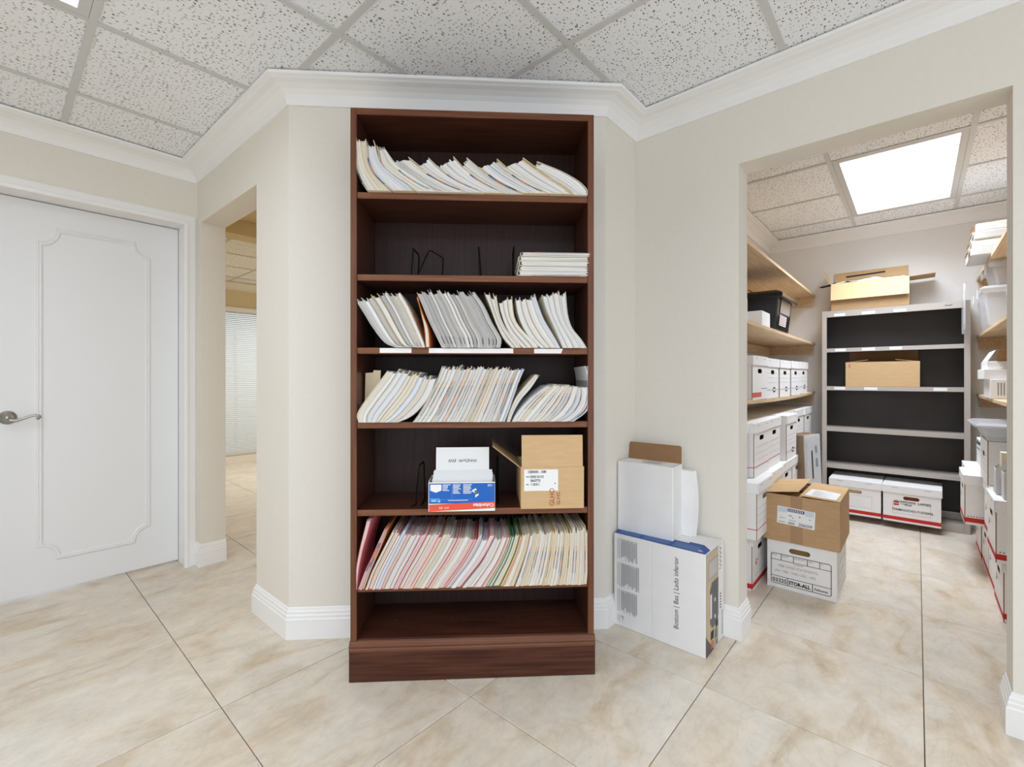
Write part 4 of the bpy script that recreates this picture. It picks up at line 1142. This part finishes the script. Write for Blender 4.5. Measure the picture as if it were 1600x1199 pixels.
def open_box(b, w, d, h, k=.004, mo=0, mi=1):
    b.box(0, w, 0, k, 0, h, mis=[mo, mo, mo, mi, mo, mo]); b.box(0, w, d - k, d, 0, h, mis=[mo, mo, mi, mo, mo, mo])
    b.box(0, k, k, d - k, 0, h, mis=[mo, mo, mo, mo, mi, mo]); b.box(w - k, w, k, d - k, 0, h, mis=[mo, mo, mo, mo, mo, mi]); b.box(k, w - k, k, d - k, 0, k, mis=[mo, mi, mo, mo, mo, mo])
def flap(name, m, parent, size, M, bevel=.001):
    b = MB(); b.box(*size, M=M); return b.build(name, m, parent, bevel)
R_ = lambda a, ax: Matrix.Rotation(math.radians(a), 4, ax)
T_ = Matrix.Translation
# carton on the top
t = thing('open_carton', 'open brown carton of white cloth on top of the steel shelving', 'box', (4.690, 0.545, SH_ + .0005), -PI / 2)
w, d, h = .50, .21, .225
b = MB(); open_box(b, w, d, h); b.build('carton', [KRAFT, CARDIN], t, bevel=.001)
f_ = flap('front_flap', KRAFTPALE, t, (0.0, w, 0, .004, -.145, 0), T_((0, -.003, h)) @ R_(-12, 'X'))
strips('crease', [(.145, .1465, -.14, -.003), (.29, .2915, -.14, -.003)], KRAFTLIGHT, f_, (0, -.0045, h), (1, 0, 0), (R_(-12, 'X') @ Vector((0, 0, 1))))
flap('back_flap', KRAFTLIGHT, t, (0.0, w - .01, -.004, 0, 0, .125), T_((0, d, h)) @ R_(-8, 'X'))
flap('side_flap', KRAFTLIGHT, t, (-.004, 0, .004, d - .004, 0, .125), T_((0, 0, h)) @ R_(-22, 'Y'))
flap('side_flap', KRAFT, t, (0, .15, .004, d - .004, -.004, 0), T_((w, 0, h - .004)) @ R_(-3, 'Y'))
def lumpy(name, m, parent, x0, x1, y0, y1, z0, hgt, seed, nx=18, ny=8):
    r2 = random.Random(seed); b = MB()
    H = [[z0 + hgt * (0.55 + .45 * math.sin(i * .5 + seed) * math.cos(j * .8 + seed)) * (math.sin(PI * (i + .5) / (nx + 1)) ** .4) * (math.sin(PI * (j + .5) / (ny + 1)) ** .5) + r2.uniform(0, hgt * .28) for j in range(ny + 1)] for i in range(nx + 1)]
    pt = lambda i, j: (x0 + (x1 - x0) * i / nx, y0 + (y1 - y0) * j / ny, H[i][j])
    for i in range(nx):
        for j in range(ny):
            b.face([pt(i, j), pt(i + 1, j), pt(i + 1, j + 1), pt(i, j + 1)])
    return b.build(name, m, parent, smooth=True, weld=True)
t2 = thing('cloth_bundle', 'crumpled white cloth bulging out of the carton on the steel shelving', 'cloth', (4.690, .545, SH_ + .0005), -PI / 2)
lumpy('cloth', CABLE, t2, .006, w - .006, .006, d - .008, .205, .055, 3)
t2 = thing('black_bar', 'thin black bar lying on the white cloth in the top carton', 'bar', (4.690, .545, SH_ + .0005), -PI / 2)
single('bar', t2, BLACKPL, .10, .36, .150, .164, .288, .300, .002, M=R_(-2.0, 'Y'))
t2 = thing('hand_brush', 'black handle poking out of the top carton towards the birch shelf', 'brush', (4.690, .545, SH_ + .0005), -PI / 2)
wire('handle', [(.03, .11, .245), (-.02, .10, .232), (-.075, .09, .222), (-.088, .088, .223)], [.009, .009, .008, .006], BLACKPL, t2, res=8)
wire('hanging_ring', [(-.090 + .007 * math.cos(a * PI / 4) - .004, .088, .223 + .007 * math.sin(a * PI / 4)) for a in range(8)], .0018, STEEL, t2, closed=True)
# carton on the third board
t = thing('open_carton', 'brown carton with folded-in flaps on the middle of the steel shelving', 'box', (4.696, 0.446, 1.0665), -PI / 2)
w, d, h = .462, .195, .200
b = MB(); open_box(b, w, d, h); b.build('carton', [KRAFTLIGHT, CARDIN], t, bevel=.001)
flap('back_flap', CARDIN, t, (.01, w - .01, -.004, 0, 0, .092), T_((0, d - .001, h)) @ R_(3, 'X'))
flap('side_flap', KRAFT, t, (0, .145, .006, d - .008, 0, .004), T_((.002, 0, h - .006)) @ R_(-8, 'Y'))
flap('side_flap', KRAFT, t, (-.145, 0, .006, d - .008, 0, .004), T_((w - .002, 0, h - .006)) @ R_(8, 'Y'))
lettering('scribble', 'S', .034, RUST, t, (.014, 0, .162), shear=.3); lettering('scribble', '5', .022, RUST, t, (.026, 0, .150), shear=-.3)

# ------------------------------------------------------------------ banker boxes
def banker(name, label, loc, rz, group, style, w=.318, d=.388, h=.292, text=None, lid=True):
    """archive box: body with real hand hole, lid with overhanging rim, printed lines; front face at local y = 0"""
    t = thing(name, label, 'box', loc, rz, group)
    k = .004; hb = h - .006
    b = MB()
    rect = lambda a, z: [(0, 0), (a, 0), (a, z), (0, z)]
    hole = stadium(w / 2, hb - .082, .092, .026)
    panel_holes(b, rect(w, hb), [hole], lambda x, z, q: (x, q, z), k, 0, 1)
    panel_holes(b, rect(w, hb), [], lambda x, z, q: (x, d - k + q, z), k, 1, 0)
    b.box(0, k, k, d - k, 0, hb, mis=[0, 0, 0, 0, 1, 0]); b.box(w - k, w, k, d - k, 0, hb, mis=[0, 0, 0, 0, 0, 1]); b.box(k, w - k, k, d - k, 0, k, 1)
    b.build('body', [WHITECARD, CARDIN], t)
    if lid:
        o = .006; lh = .055
        b = MB(); b.box(-o, w + o, -o, d + o, h - .004, h); b.box(-o, w + o, -o, -.001, h - lh, h - .0041); b.box(-o, w + o, d + .001, d + o, h - lh, h - .0041)
        b.box(-o, -.001, -.0009, d + .0009, h - lh, h - .0041); b.box(w + .001, w + o, -.0009, d + .0009, h - lh, h - .0041)
        lo = b.build('lid', WHITECARD, t, bevel=.0012)
        strips('lid_slot', [(.05, .09, -.016, -.0135), (w - .09, w - .05, -.016, -.0135)], GREYINK, lo, (0, -o, h), lift=.0006)
    fr = (0, 0, 0); X3 = (1, 0, 0)
    def band(z0, z1, m, nm):
        mb = MB(); e = .0006
        for A, B in (((-e, -e), (w + e, -e)), ((w + e, -e), (w + e, d + e)), ((w + e, d + e), (-e, d + e)), ((-e, d + e), (-e, -e))):
            mb.face([(A[0], A[1], z0), (B[0], B[1], z0), (B[0], B[1], z1), (A[0], A[1], z1)])
        mb.build(nm, m, t)
    if style == 'red_band':
        band(.014, .040, RED, 'red_band')
        strips('dotted_line', [(.012 + .012 * q, .018 + .012 * q, .047, .051) for q in range(int((d - .02) / .012))], INK, t, (w, 0, 0), (0, 1, 0), (0, 0, 1))
        strips('printed_frame', frame_rects(.055, w - .055, .066, .158, .0012), GREYINK, t, fr)
        strips('red_mark', [(.062, .092, .125, .155)] if text else [(.068, .092, .122, .150)], RED, t, fr)
        strips('red_mark', [(.064, .090, .138, .143)], PAPER, t, fr, lift=.001)
        strips('fine_print', [(.10, .128, .137, .140), (.132, .146, .137, .1395)] if text else [(.10, .13, .14, .143)], INK, t, fr)
    elif style == 'thin_red':
        band(.052, .056, RED, 'red_line')
        strips('printed_line', [(.02, w - .02, z, z + .0012) for z in (.090, .125, .160)], GREYINK, t, fr)
    elif style == 'blue_lines':
        strips('printed_line', [(.02, w - .02, z, z + .0016) for z in (.06, .09, .12, .15)], mat('slate_line', (.25, .29, .36), .7, .2), t, fr)
    elif style == 'logo':
        strips('printed_line', [(.0, w, .052, .055)] + [(.02, w - .02, z, z + .0012) for z in (.10, .13, .16)], mat('slate_line', (.25, .29, .36), .7, .2), t, fr)
        poly('printed_mark', stadium(w * .62, .0535, .07, .034), mat('charcoal_print', (.06, .06, .065), .6, .2), t, fr)
        poly('printed_mark', stadium(w * .62, .0535, .05, .012), PAPER, t, fr, lift=.001)
    if style == 'red_band' and d < .37:
        single('files_inside', t, mat('rust_file', (.30, .075, .03), .8, .1) if text else KRAFTPALE, .02, w - .02, .012, d - .02, .005, h - .07)
    if text:
        for s_, sz, x, z, sx_ in text:
            lettering('handwriting', s_, sz, INK, t, (x, 0, z), X3, (0, 0, 1), sx=sx_, shear=.1, bold=.0003)
    return t
# two boxes at the foot of the steel shelving
hand = [('GUARDIAN  LAPSES', .0245, .066, .147, .95), ('FILES', .019, .125, .129, 1.0), ('TERMINOCHO-71X70992.', .0235, .052, .086, .88)]
banker('archive_box', 'white archive box with red band and handwriting GUARDIAN under the steel shelving', (4.525, 0.196, .0525), -PI / 2 + math.radians(-1.5), 'red banded boxes under the steel shelving', 'red_band', .326, .36, .272, text=hand)
banker('archive_box', 'plain fronted white archive box with red band, partly behind the brown taped carton', (4.532, 0.535, .0525), -PI / 2, 'red banded boxes under the steel shelving', 'red_band', .326, .36, .272)

# stacks on the side of the black bin (fronts face -y)
LHt = .2955
gl = {0: 'archive boxes along the floor under the birch shelves', 1: 'archive boxes in the middle layer under the birch shelves', 2: 'archive boxes in the upper layer under the birch shelves'}
lay = ['floor', 'middle', 'upper']
rows = {0: ([2.335, 2.672, 3.00, 3.33, 3.68, 4.02, 4.36], [.70, .656, .66, .665, .66, .67, .67], ['red_band'] * 7),
        1: ([2.275, 2.606, 2.945, 3.28, 3.62, 3.96, 4.30], [.68, .617, .63, .64, .64, .65, .65], ['blue_lines', 'thin_red', 'thin_red', 'thin_red', 'logo', 'logo', 'logo']),
        2: ([2.40, 2.735, 3.068, 3.452, 3.785, 4.118, 4.452], [.69, .662, .668, .642, .725, .71, .70], ['thin_red', 'thin_red', 'thin_red', 'logo', 'logo', 'logo', 'logo'])}
for r_ in (0, 1, 2):
    xs, ys, st = rows[r_]
    for k in range(len(xs)):
        banker('archive_box', 'lidded white archive box, %s layer under the birch shelves, %s from the doorway' % (lay[r_], nth(k + 1)), (xs[k], ys[k], LHt * r_ + .0005 * (r_ + 1)), 0, gl[r_], st[k], w=.322, d=YB - .006 - ys[k] - .01, h=LHt - .001)

# on the lowest birch shelf
zs3 = ZS[3] - .0155
t = thing('brown_carton', 'brown carton at the doorway end of the lowest birch shelf', 'box', (2.52, .730, zs3 + .011), 0)
single('carton', t, KRAFT, 0, .30, 0, .30, 0, .235, .002)
gs = 'white boxes on the lowest birch shelf'
for k, (x, y, st) in enumerate(((2.855, .700, 'shelf_red'), (3.20, .705, 'shelf_mark'), (3.545, .700, 'shelf_mark'), (3.895, .695, 'shelf_mark'), (4.25, .700, 'shelf_mark'))):
    sag = .016 * math.sin(PI * (x + .15 - XA) / (XB - XA))
    nm = 'white lidded box with red label' if k == 0 else 'white lidded box with black oval mark'
    bx = banker('archive_box', '%s, %s from the doorway on the lowest birch shelf' % (nm, nth(k + 1)), (x, y, ZS[3] - .016 + .0165 - sag + .002), 0, gs, 'logo' if k else 'none', w=.330, d=.34, h=.255)
    if k == 0:
        strips('red_label', [(.0, .20, .014, .042)], mat('soft_red_print', (.66, .16, .12), .6, .2), bx, (0, 0, 0))
        strips('fine_print', [(.20, .34, .062, .066)], GREYINK, bx, (0, 0, 0))

# middle birch shelf: black bin and two white boxes
t = thing('storage_bin', 'black lidded plastic bin with clear window on the middle birch shelf', 'bin', (3.36, .665, ZS[2] + .0005), 0)
b = MB()
w, d, h = .46, .37, .235
def taper(b, w, d, z0, z1, i0, i1, mi=0):
    a = [(i0, i0, z0), (w - i0, i0, z0), (w - i0, d - i0, z0), (i0, d - i0, z0)]
    c = [(i1, i1, z1), (w - i1, i1, z1), (w - i1, d - i1, z1), (i1, d - i1, z1)]
    for q in range(4):
        b.face([a[q], a[(q + 1) % 4], c[(q + 1) % 4], c[q]], mi)
    return a, c
a, c = taper(b, w, d, 0, h, .03, .005); b.face(a[::-1]); b.face(c)
b.build('tub', BLACKPL, t, weld=True, bevel=.008, seg=2)
b = MB(); a, c = taper(b, w, d, h - .03, h, -.02, -.022); a2, c2 = taper(b, w, d, h, h + .022, -.022, .02); b.face(c2); b.face(a[::-1])
b.build('lid', BLACKPL, t, weld=True, bevel=.004)
RM = Matrix.Rotation(math.radians(-6), 3, 'X')
strips('clear_window', [(.09, .38, .115, .205)], mat('clear_window', (.34, .30, .27), .2, .5), t, (0, .028, 0), (1, 0, 0), Vector((0, -.106, 1)), lift=.0015)
strips('item_label', [(.10, .30, .035, .104)], PAPER, t, (0, .028, 0), (1, 0, 0), Vector((0, -.106, 1)), lift=.002)
strips('fine_print', [(.11, .29, .042 + .011 * q, .046 + .011 * q) for q in range(6)], RUST, t, (0, .028, 0), (1, 0, 0), Vector((0, -.106, 1)), lift=.0025)
t = thing('white_carton', 'low white carton beside the black bin on the middle birch shelf', 'box', (3.07, .700, ZS[2] + .0005), 0)
single('carton', t, WHITECARD, 0, .20, 0, .22, 0, .090, .002)
t = thing('white_carton', 'tilted white carton on the low white carton beside the black bin', 'box', (2.86, .765, ZS[2] + .0005), 0)
single('carton', t, WHITECARD, 0, .15, 0, .16, 0, .155, .002, M=T_((0, 0, .004)) @ R_(0, 'X'))

# wrapped bundle of flat cartons leaning on the steel shelving
t = thing('wrapped_bundle', 'bundle of flattened brown cartons wrapped in clear film beside the steel shelving', 'bundle', (3.80, 0.570, 0.0), 0)
SH = Matrix(((1, 0, .02, 0), (0, 1, .04, 0), (0, 0, 1, 0), (0, 0, 0, 1)))
t.rotation_euler = (0, 0, 0)
ax = Vector((.79, .61, 0)) * -1; A_ = Vector((.28, .96, 0)); B_ = Vector((.96, -.28, 0))
def bl3(u, v, z): p = A_ * u + B_ * v; return (p.x - .03 * z, p.y + .03 * z, z)
BZ = .735
for q in range(11):
    b = MB(); v0, v1 = .0, .215
    u0, u1 = .0098 * q, .0098 * q + .0088
    z1 = BZ - rnd.uniform(0, .008)
    P8 = [bl3(u0, v0, .001), bl3(u1, v0, .001), bl3(u1, v1, .001), bl3(u0, v1, .001), bl3(u0, v0, z1), bl3(u1, v0, z1), bl3(u1, v1, z1), bl3(u0, v1, z1)]
    for f in ((0, 3, 2, 1), (4, 5, 6, 7), (0, 1, 5, 4), (2, 3, 7, 6), (1, 2, 6, 5), (3, 0, 4, 7)):
        b.face([P8[i] for i in f])
    b.build('flat_carton', mat('weathered_kraft', (.30, .215, .145), .5, .4) if q else GREYCARD, t)
def quadface(name, m, v, pts, lift=.0015):
    b = MB(); b.face([tuple(Vector(bl3(u, v_, z)) - A_ * lift * 1.0) for u, v_, z in pts]); return b.build(name, m, t)
quadface('shipping_label', mat('grey_label', (.62, .63, .65), .4, .4), 0, [(0, .01, .06), (0, .205, .06), (0, .205, .70), (0, .01, .70)])
quadface('label_print', INK, 0, [(0, .085, .42), (0, .10, .42), (0, .095, .62), (0, .08, .62)], .003)
quadface('label_print', mat('slate_line', (.25, .29, .36), .7, .2), 0, [(0, .14, .50), (0, .17, .50), (0, .165, .56), (0, .138, .56)], .003)
quadface('label_print', mat('slate_line', (.25, .29, .36), .7, .2), 0, [(0, .14, .60), (0, .165, .60), (0, .158, .65), (0, .134, .65)], .003)

# the record box and the taped carton in the doorway
t = thing('record_box', 'white record storage box lettered STOR-ALL under the brown taped carton', 'box', (2.820, .617, 0.0005), -PI / 2)
w, d, h = .314, .40, .258
b = MB()
hole = stadium(.152, .224 - .012, .096, .026)
panel_holes(b, [(0, 0), (w, 0), (w, h), (0, h)], [hole], lambda x, z, q: (x, q, z), .004, 0, 1)
b.box(0, .004, .004, d - .004, 0, h, mis=[0, 0, 0, 0, 1, 0]); b.box(w - .004, w, .004, d - .004, 0, h, mis=[0, 0, 0, 0, 0, 1]); b.box(0, w, d - .004, d, 0, h, mis=[0, 0, 1, 0, 0, 0]); b.box(.004, w - .004, .004, d - .004, 0, .004, 1)
b.build('body', [WHITECARD, CARDIN], t)
single('paper_stack', t, mat('kraft_paper', (.45, .28, .12), .8, .1), .01, w - .01, .03, d - .02, .006, h - .03, .002)
L0, L1, B0, B1 = .018, .292, .022, .186
rc = []
lw = .0032
rc += [(L0 + .012, L1 - .012, B0, B0 + lw), (L0 + .012, L1 - .012, B1 - lw, B1), (L0, L0 + lw, B0 + .012, B1 - .012), (L1 - lw, L1, B0 + .012, B1 - .012)]
rc += [(L0 + lw, L1 - lw, B1 - .036, B1 - .036 + .0026), (L0 + lw, L1 - lw, B0 + .040, B0 + .0426)]
rc += [(x, x + .0028, B1 - .0335, B1 - lw) for x in (L0 + .048, L0 + .105, L0 + .168, L0 + .222)]
rc += [(x, x + .0030, B0 + lw, B0 + .040) for x in (L0 + .078, L0 + .190)]
strips('printed_frame', rc, INK, t, (0, 0, 0), lift=.0006)
for cx, cz, a0 in ((L0 + .012, B0 + .012, PI), (L1 - .012, B0 + .012, 1.5 * PI), (L1 - .012, B1 - .012, 0), (L0 + .012, B1 - .012, .5 * PI)):
    o_, i_ = [], []
    for q in range(6):
        a = a0 + PI / 2 * q / 5
        o_.append((cx + .012 * math.cos(a), cz + .012 * math.sin(a))); i_.append((cx + (.012 - lw) * math.cos(a), cz + (.012 - lw) * math.sin(a)))
    poly('printed_frame', o_ + i_[::-1], INK, t, (0, 0, 0), lift=.0006)
lettering('lettering', '03325', .030, INK, t, (L0 + .007, 0, B0 + .010), bold=.0005, sx=.92)
lettering('lettering', 'STOR-ALL', .0255, INK, t, (L0 + .084, 0, B0 + .011), bold=.0011, sx=.86)
lettering('lettering', 'Fellowes', .0175, INK, t, (L0 + .200, 0, B0 + .013), bold=.0003, sx=.95)
for s_, x in (('ROOM', .006), ('DESTROY', .052), ('RECORD DATE', .109), ('FROM', .174), ('TO', .228)):
    lettering('lettering', s_, .0085, INK, t, (L0 + x, 0, B1 - .0135), sx=.88)
lettering('lettering', 'CONTENTS', .0085, INK, t, (L0 + .105, 0, B1 - .046))
lettering('handwriting', '1988 CHGE STATEMENTS', .0195, PENCIL, t, (L0 + .030, 0, B1 - .070), shear=.1, sx=.85)
lettering('handwriting', 'JAN 1988 - THRU DEC. 1992', .0185, PENCIL, t, (L0 + .020, 0, B1 - .098), shear=.1, sx=.82)
strips('fine_print', [(.06 + .02 * q, .066 + .02 * q, .06, .16) for q in range(1)] + frame_rects(.07, .33, .03, .17, .003) + [(.09, .30, .07, .073), (.12, .28, .11, .114)], PENCIL, t, (w, 0, 0), (0, 1, 0), (0, 0, 1))

t = thing('taped_carton', 'brown taped carton with loose top flaps standing on the white record box', 'box', (2.806, .634, .2592), -PI / 2)
w, d, h = .346, .405, .250
b = MB(); open_box(b, w, d, h); b.build('carton', [KRAFT, CARDIN], t, bevel=.0015)
flap('top_flap', KRAFTLIGHT, t, (0, w - .004, .002, d / 2 - .02, 0, .004), T_((.002, 0, h - .016)) @ R_(0, 'X'))
flap('top_flap', KRAFTLIGHT, t, (0, w - .004, d / 2 + .02, d - .002, 0, .004), T_((.002, 0, h - .016)))
flap('top_flap', KRAFTLIGHT, t, (0, w * .49, .0, d, 0, .004), T_((0, 0, h)) @ R_(-9, 'Y'))
fr2 = flap('top_flap', KRAFTLIGHT, t, (-w * .50, 0, .0, d, 0, .004), T_((w, 0, h + .001)) @ R_(2, 'Y'))
b = MB(); rr2 = T_((w, 0, h + .0058)) @ R_(2, 'Y')
sh_ = [(-.155, .03), (-.02, .02), (-.015, .19), (-.09, .215), (-.15, .20)]
b.face([tuple(rr2 @ Vector((x, y, .0))) for x, y in sh_]); b.build('packing_slip', PAPER, t)
b = MB()
for q in range(7):
    y = .05 + .02 * q
    b.face([tuple(rr2 @ Vector(p)) for p in ((-.13, y, .0006), (-.05 - .02 * (q % 3), y, .0006), (-.05 - .02 * (q % 3), y + .004, .0006), (-.13, y + .004, .0006))])
b.build('fine_print', GREYINK, t)
strips('packing_tape', [(.130, .184, .16, h - .001)], TAPE, t, (0, 0, 0), lift=.0005)
strips('packing_tape', [(.130, .184, .004, .098)], TAPE, t, (0, 0, 0), lift=.0005)
TL = Matrix.Rotation(math.radians(-2.5), 3, 'Y')
u3, r3 = TL @ Vector((0, 0, 1)), TL @ Vector((1, 0, 0))
r3 = Vector((1, 0, -.045)); u3 = Vector((.045, 0, 1))
o3 = (.066, 0, .098)
strips('address_label', [(0, .172, 0, .092)], PAPER, t, o3, r3, u3, lift=.0008)
strips('label_band', [(.046, .124, .070, .087)], mat('navy_print', (.05, .08, .20), .6, .2), t, o3, r3, u3, lift=.0012)
strips('label_band', [(.006 + .0065 * q, .0095 + .0065 * q, .062, .089) for q in range(6)] + [(.130 + .0075 * q, .134 + .0075 * q, .062, .089) for q in range(5)], mat('pale_blue_bar', (.50, .57, .72), .6, .2), t, o3, r3, u3, lift=.0012)
strips('fine_print', [(.055, .068, .046, .052), (.10, .108, .048, .055), (.145, .155, .046, .05), (.012, .038, .030, .033), (.07, .076, .036, .042), (.058, .088, .024, .027), (.008, .038, .008, .012), (.053, .084, .008, .015), (.053, .082, .001 + .003, .006)], GREYINK, t, o3, r3, u3, lift=.0012)
strips('barcode', [(.050 + .008 * q, .053 + .008 * q, .0725, .085) for q in range(9)], PAPER, t, o3, r3, u3, lift=.0016)
lettering('lettering', '2066309', .0215, mat('navy_ink', (.06, .08, .16), .6, .2), t, Vector(o3) + r3 * .100 + u3 * .005 + Vector((0, -.0006, 0)), r3, u3, sx=.82, bold=.0002)

# ------------------------------------------------------------------ the opposite side (fronts face +y)
gr = {0: 'red banded boxes along the floor opposite', 1: 'red banded boxes in the upper layer opposite'}
rw = {0: ([3.112, 3.44, 3.775, 4.10], [-.300, -.305, -.305, -.300]), 1: ([3.055, 3.385, 3.745, 4.075], [-.270, -.285, -.206, -.235])}
for r_ in (0, 1):
    for k in range(4):
        x, y = rw[r_][0][k], rw[r_][1][k]
        wd = .32; dp = y - YR - .016
        lb = 'red banded white archive box opposite the record box, %s layer, %s from the doorway' % (('floor', 'upper')[r_], nth(k + 1))
        banker('archive_box', lb, (x + wd, y, .286 * r_ + .0005 * (r_ + 1)), PI, gr[r_], 'red_band', w=wd, d=dp, h=.285)
ZL = .572 + .0015
def magazine(label, x, y, rz, tilt):
    t = thing('magazine_file', label, 'file holder', (x, y, ZL), rz, 'cardboard magazine files')
    b = MB(); k = .003
    pr = [(0, 0), (.25, 0), (.25, .29), (.17, .29), (0, .12)]
    for x0 in (0, .092):
        panel_holes(b, pr, [], lambda yy, z, q, x0=x0: (x0 + q, yy, z), k, 0, 0)
    b.box(k, .092, .247, .25, 0, .29); b.box(k, .092, 0, .003, 0, .12); b.box(k, .092, .003, .247, 0, .003)
    b.build('case', GREYCARD, t)
    single('papers', t, P_CREAM, .012, .082, .02, .24, .004, .20)
    return t
magazine('grey magazine file nearest the doorway on the red banded boxes', 3.30, -.285, PI, 0)
magazine('grey magazine file second from the doorway on the red banded boxes', 3.18, -.300, PI, 0)
t = banker('archive_box', 'white archive box under the flat clear tub opposite the birch bin shelf', (3.80, -.275, ZL), PI, None, 'blue_lines', w=.36, d=.42, h=.235, lid=False)
t = thing('clear_tub', 'flat clear plastic tub with lid on the white archive box', 'tub', (3.82, -.235, ZL + .231), PI)
b = MB(); w, d, h = .42, .44, .095
a, c = taper(b, w, d, .0, h - .02, .04, .015); b.face(a[::-1])
b.build('tub', CLEAR, t, weld=True, bevel=.006, seg=2)
b = MB(); a, c = taper(b, w, d, h - .02, h - .012, -.012, -.014); a2, c2 = taper(b, w, d, h - .012, h, -.014, .01); b.face(c2); b.face(a[::-1])
b.build('lid', CLEAR, t, weld=True)
t = thing('white_carton', 'small white carton with black print farther along the red banded boxes', 'box', (4.39, -.300, ZL), PI)
single('carton', t, WHITECARD, 0, .27, 0, .30, 0, .165, .002)
strips('fine_print', [(.03, .11, .125, .150), (.13, .24, .13, .15), (.05, .20, .10, .106)], INK, t, (0, 0, 0)); strips('fine_print', [(.10, .16, .05 + .016 * q, .058 + .016 * q) for q in range(3)], INK, t, (.27, 0, 0), (0, 1, 0), (0, 0, 1))

# shelf above: torn white cartons
gz = 'white cartons on the lowest shelf opposite'
for k, (x, y, z, w, d, h, lb) in enumerate(((4.28, -.325, ZS[3] - .006, .36, .30, .115, 'white carton with side print on the lowest shelf opposite the bin'), (4.32, -.300, ZS[3] + .1105, .38, .32, .06, 'shallow white carton tray on the printed white carton'))):
    t = thing('white_carton', lb, 'box', (x, y, z), PI, gz)
    single('carton', t, WHITECARD, 0, w, 0, d, 0, h, .002)
    if k == 0:
        strips('fine_print', [(.03 + .012 * q, .036 + .012 * q, .02, .095) for q in range(3)] + [(.10, .105, .01, .105), (.13, .17, .03, .09)], GREYINK, t, (w, 0, 0), (0, 1, 0), (0, 0, 1))
t = thing('white_carton', 'torn open white carton topmost of the pile on the lowest shelf opposite', 'box', (4.30, -.315, ZS[3] + .172), PI, gz)
b = MB(); b.box(0, .34, 0, .28, 0, .045); b.build('carton', WHITECARD, t, bevel=.002)
flap('torn_flap', GREYCARD, t, (0, .33, -.003, 0, 0, .075), T_((.005, .004, .045)) @ R_(-28, 'X')); flap('torn_flap', CARDIN, t, (0, .10, .0, .20, 0, .003), T_((.335, .04, .045)) @ R_(-40, 'Y'))

# clear tubs and leaning lid on the middle shelf
gt = 'clear storage tubs stacked opposite'
def clear_tub(label, loc, w, d, h):
    t = thing('clear_tub', label, 'tub', loc, PI, gt)
    b = MB(); a, c = taper(b, w, d, 0, h - .03, .03, .008); b.face(a[::-1])
    b.build('tub', CLEAR, t, weld=True, bevel=.012, seg=2)
    b = MB(); a, c = taper(b, w, d, h - .045, h - .016, -.008, -.010); a2, c2 = taper(b, w, d, h - .016, h, -.010, .012); b.face(c2)
    b.build('lid', CLEAR, t, weld=True, bevel=.003)
    for x0 in (.07, w - .13):
        single('latch', t, CLEAR, x0, x0 + .06, -.018, -.010, h - .075, h - .015, .003)
    single('latch', t, CLEAR, w + .010, w + .018, .10, .17, h - .075, h - .015, .003)
    return t
clear_tub('clear plastic tub with lid resting on the middle shelf opposite the black bin', (4.50, -.300, ZS[2] + .0005), .46, .385, .250)
clear_tub('clear plastic tub stacked on another clear tub opposite the black bin', (4.47, -.338, ZS[2] + .2515), .42, .342, .155)
t = thing('tub_lid', 'clear plastic lid standing on edge beside the stacked clear tubs', 'lid', (4.60, -.255, ZS[2] - .0), 0)
b = MB()
lp = []
for cx, cz, a0 in ((.06, .06, PI), (.06, .33, PI / 2), (-.06 + .0, .33, 0), (-.06, .06, -PI / 2)):
    pass
lp = [(-.06, .0), (.06, .0), (.085, .02), (.10, .06), (.10, .30), (.085, .335), (.06, .35), (-.06, .35), (-.085, .335), (-.10, .30), (-.10, .06), (-.085, .02)]
panel_holes(b, lp, [], lambda x, z, q: (x, q, z + .001), .012, 0, 0)
b.build('panel', CLEAR, t, weld=True, bevel=.003)
# slim white cartons on the top shelf
gw = 'slim white cartons on the top shelf opposite'
wd4 = ['lowest', 'second', 'third', 'topmost']
for k in range(4):
    t = thing('white_carton', 'slim white carton, %s of the pile on the top shelf opposite' % wd4[k], 'box', (4.36 + .01 * (k % 2), -.246 - .008 * k, ZS[1] + .0008 + .0495 * k), PI, gw)
    single('carton', t, WHITECARD if k % 2 else GREYCARD, 0, .36, 0, .40, 0, .0485, .006)
    flap('torn_flap', KRAFT, t, (0.20, .352, -.002, 0, -.026, 0), T_((0, -.001, .044)) @ R_(-30 - 8 * (k % 2), 'X'), 0)
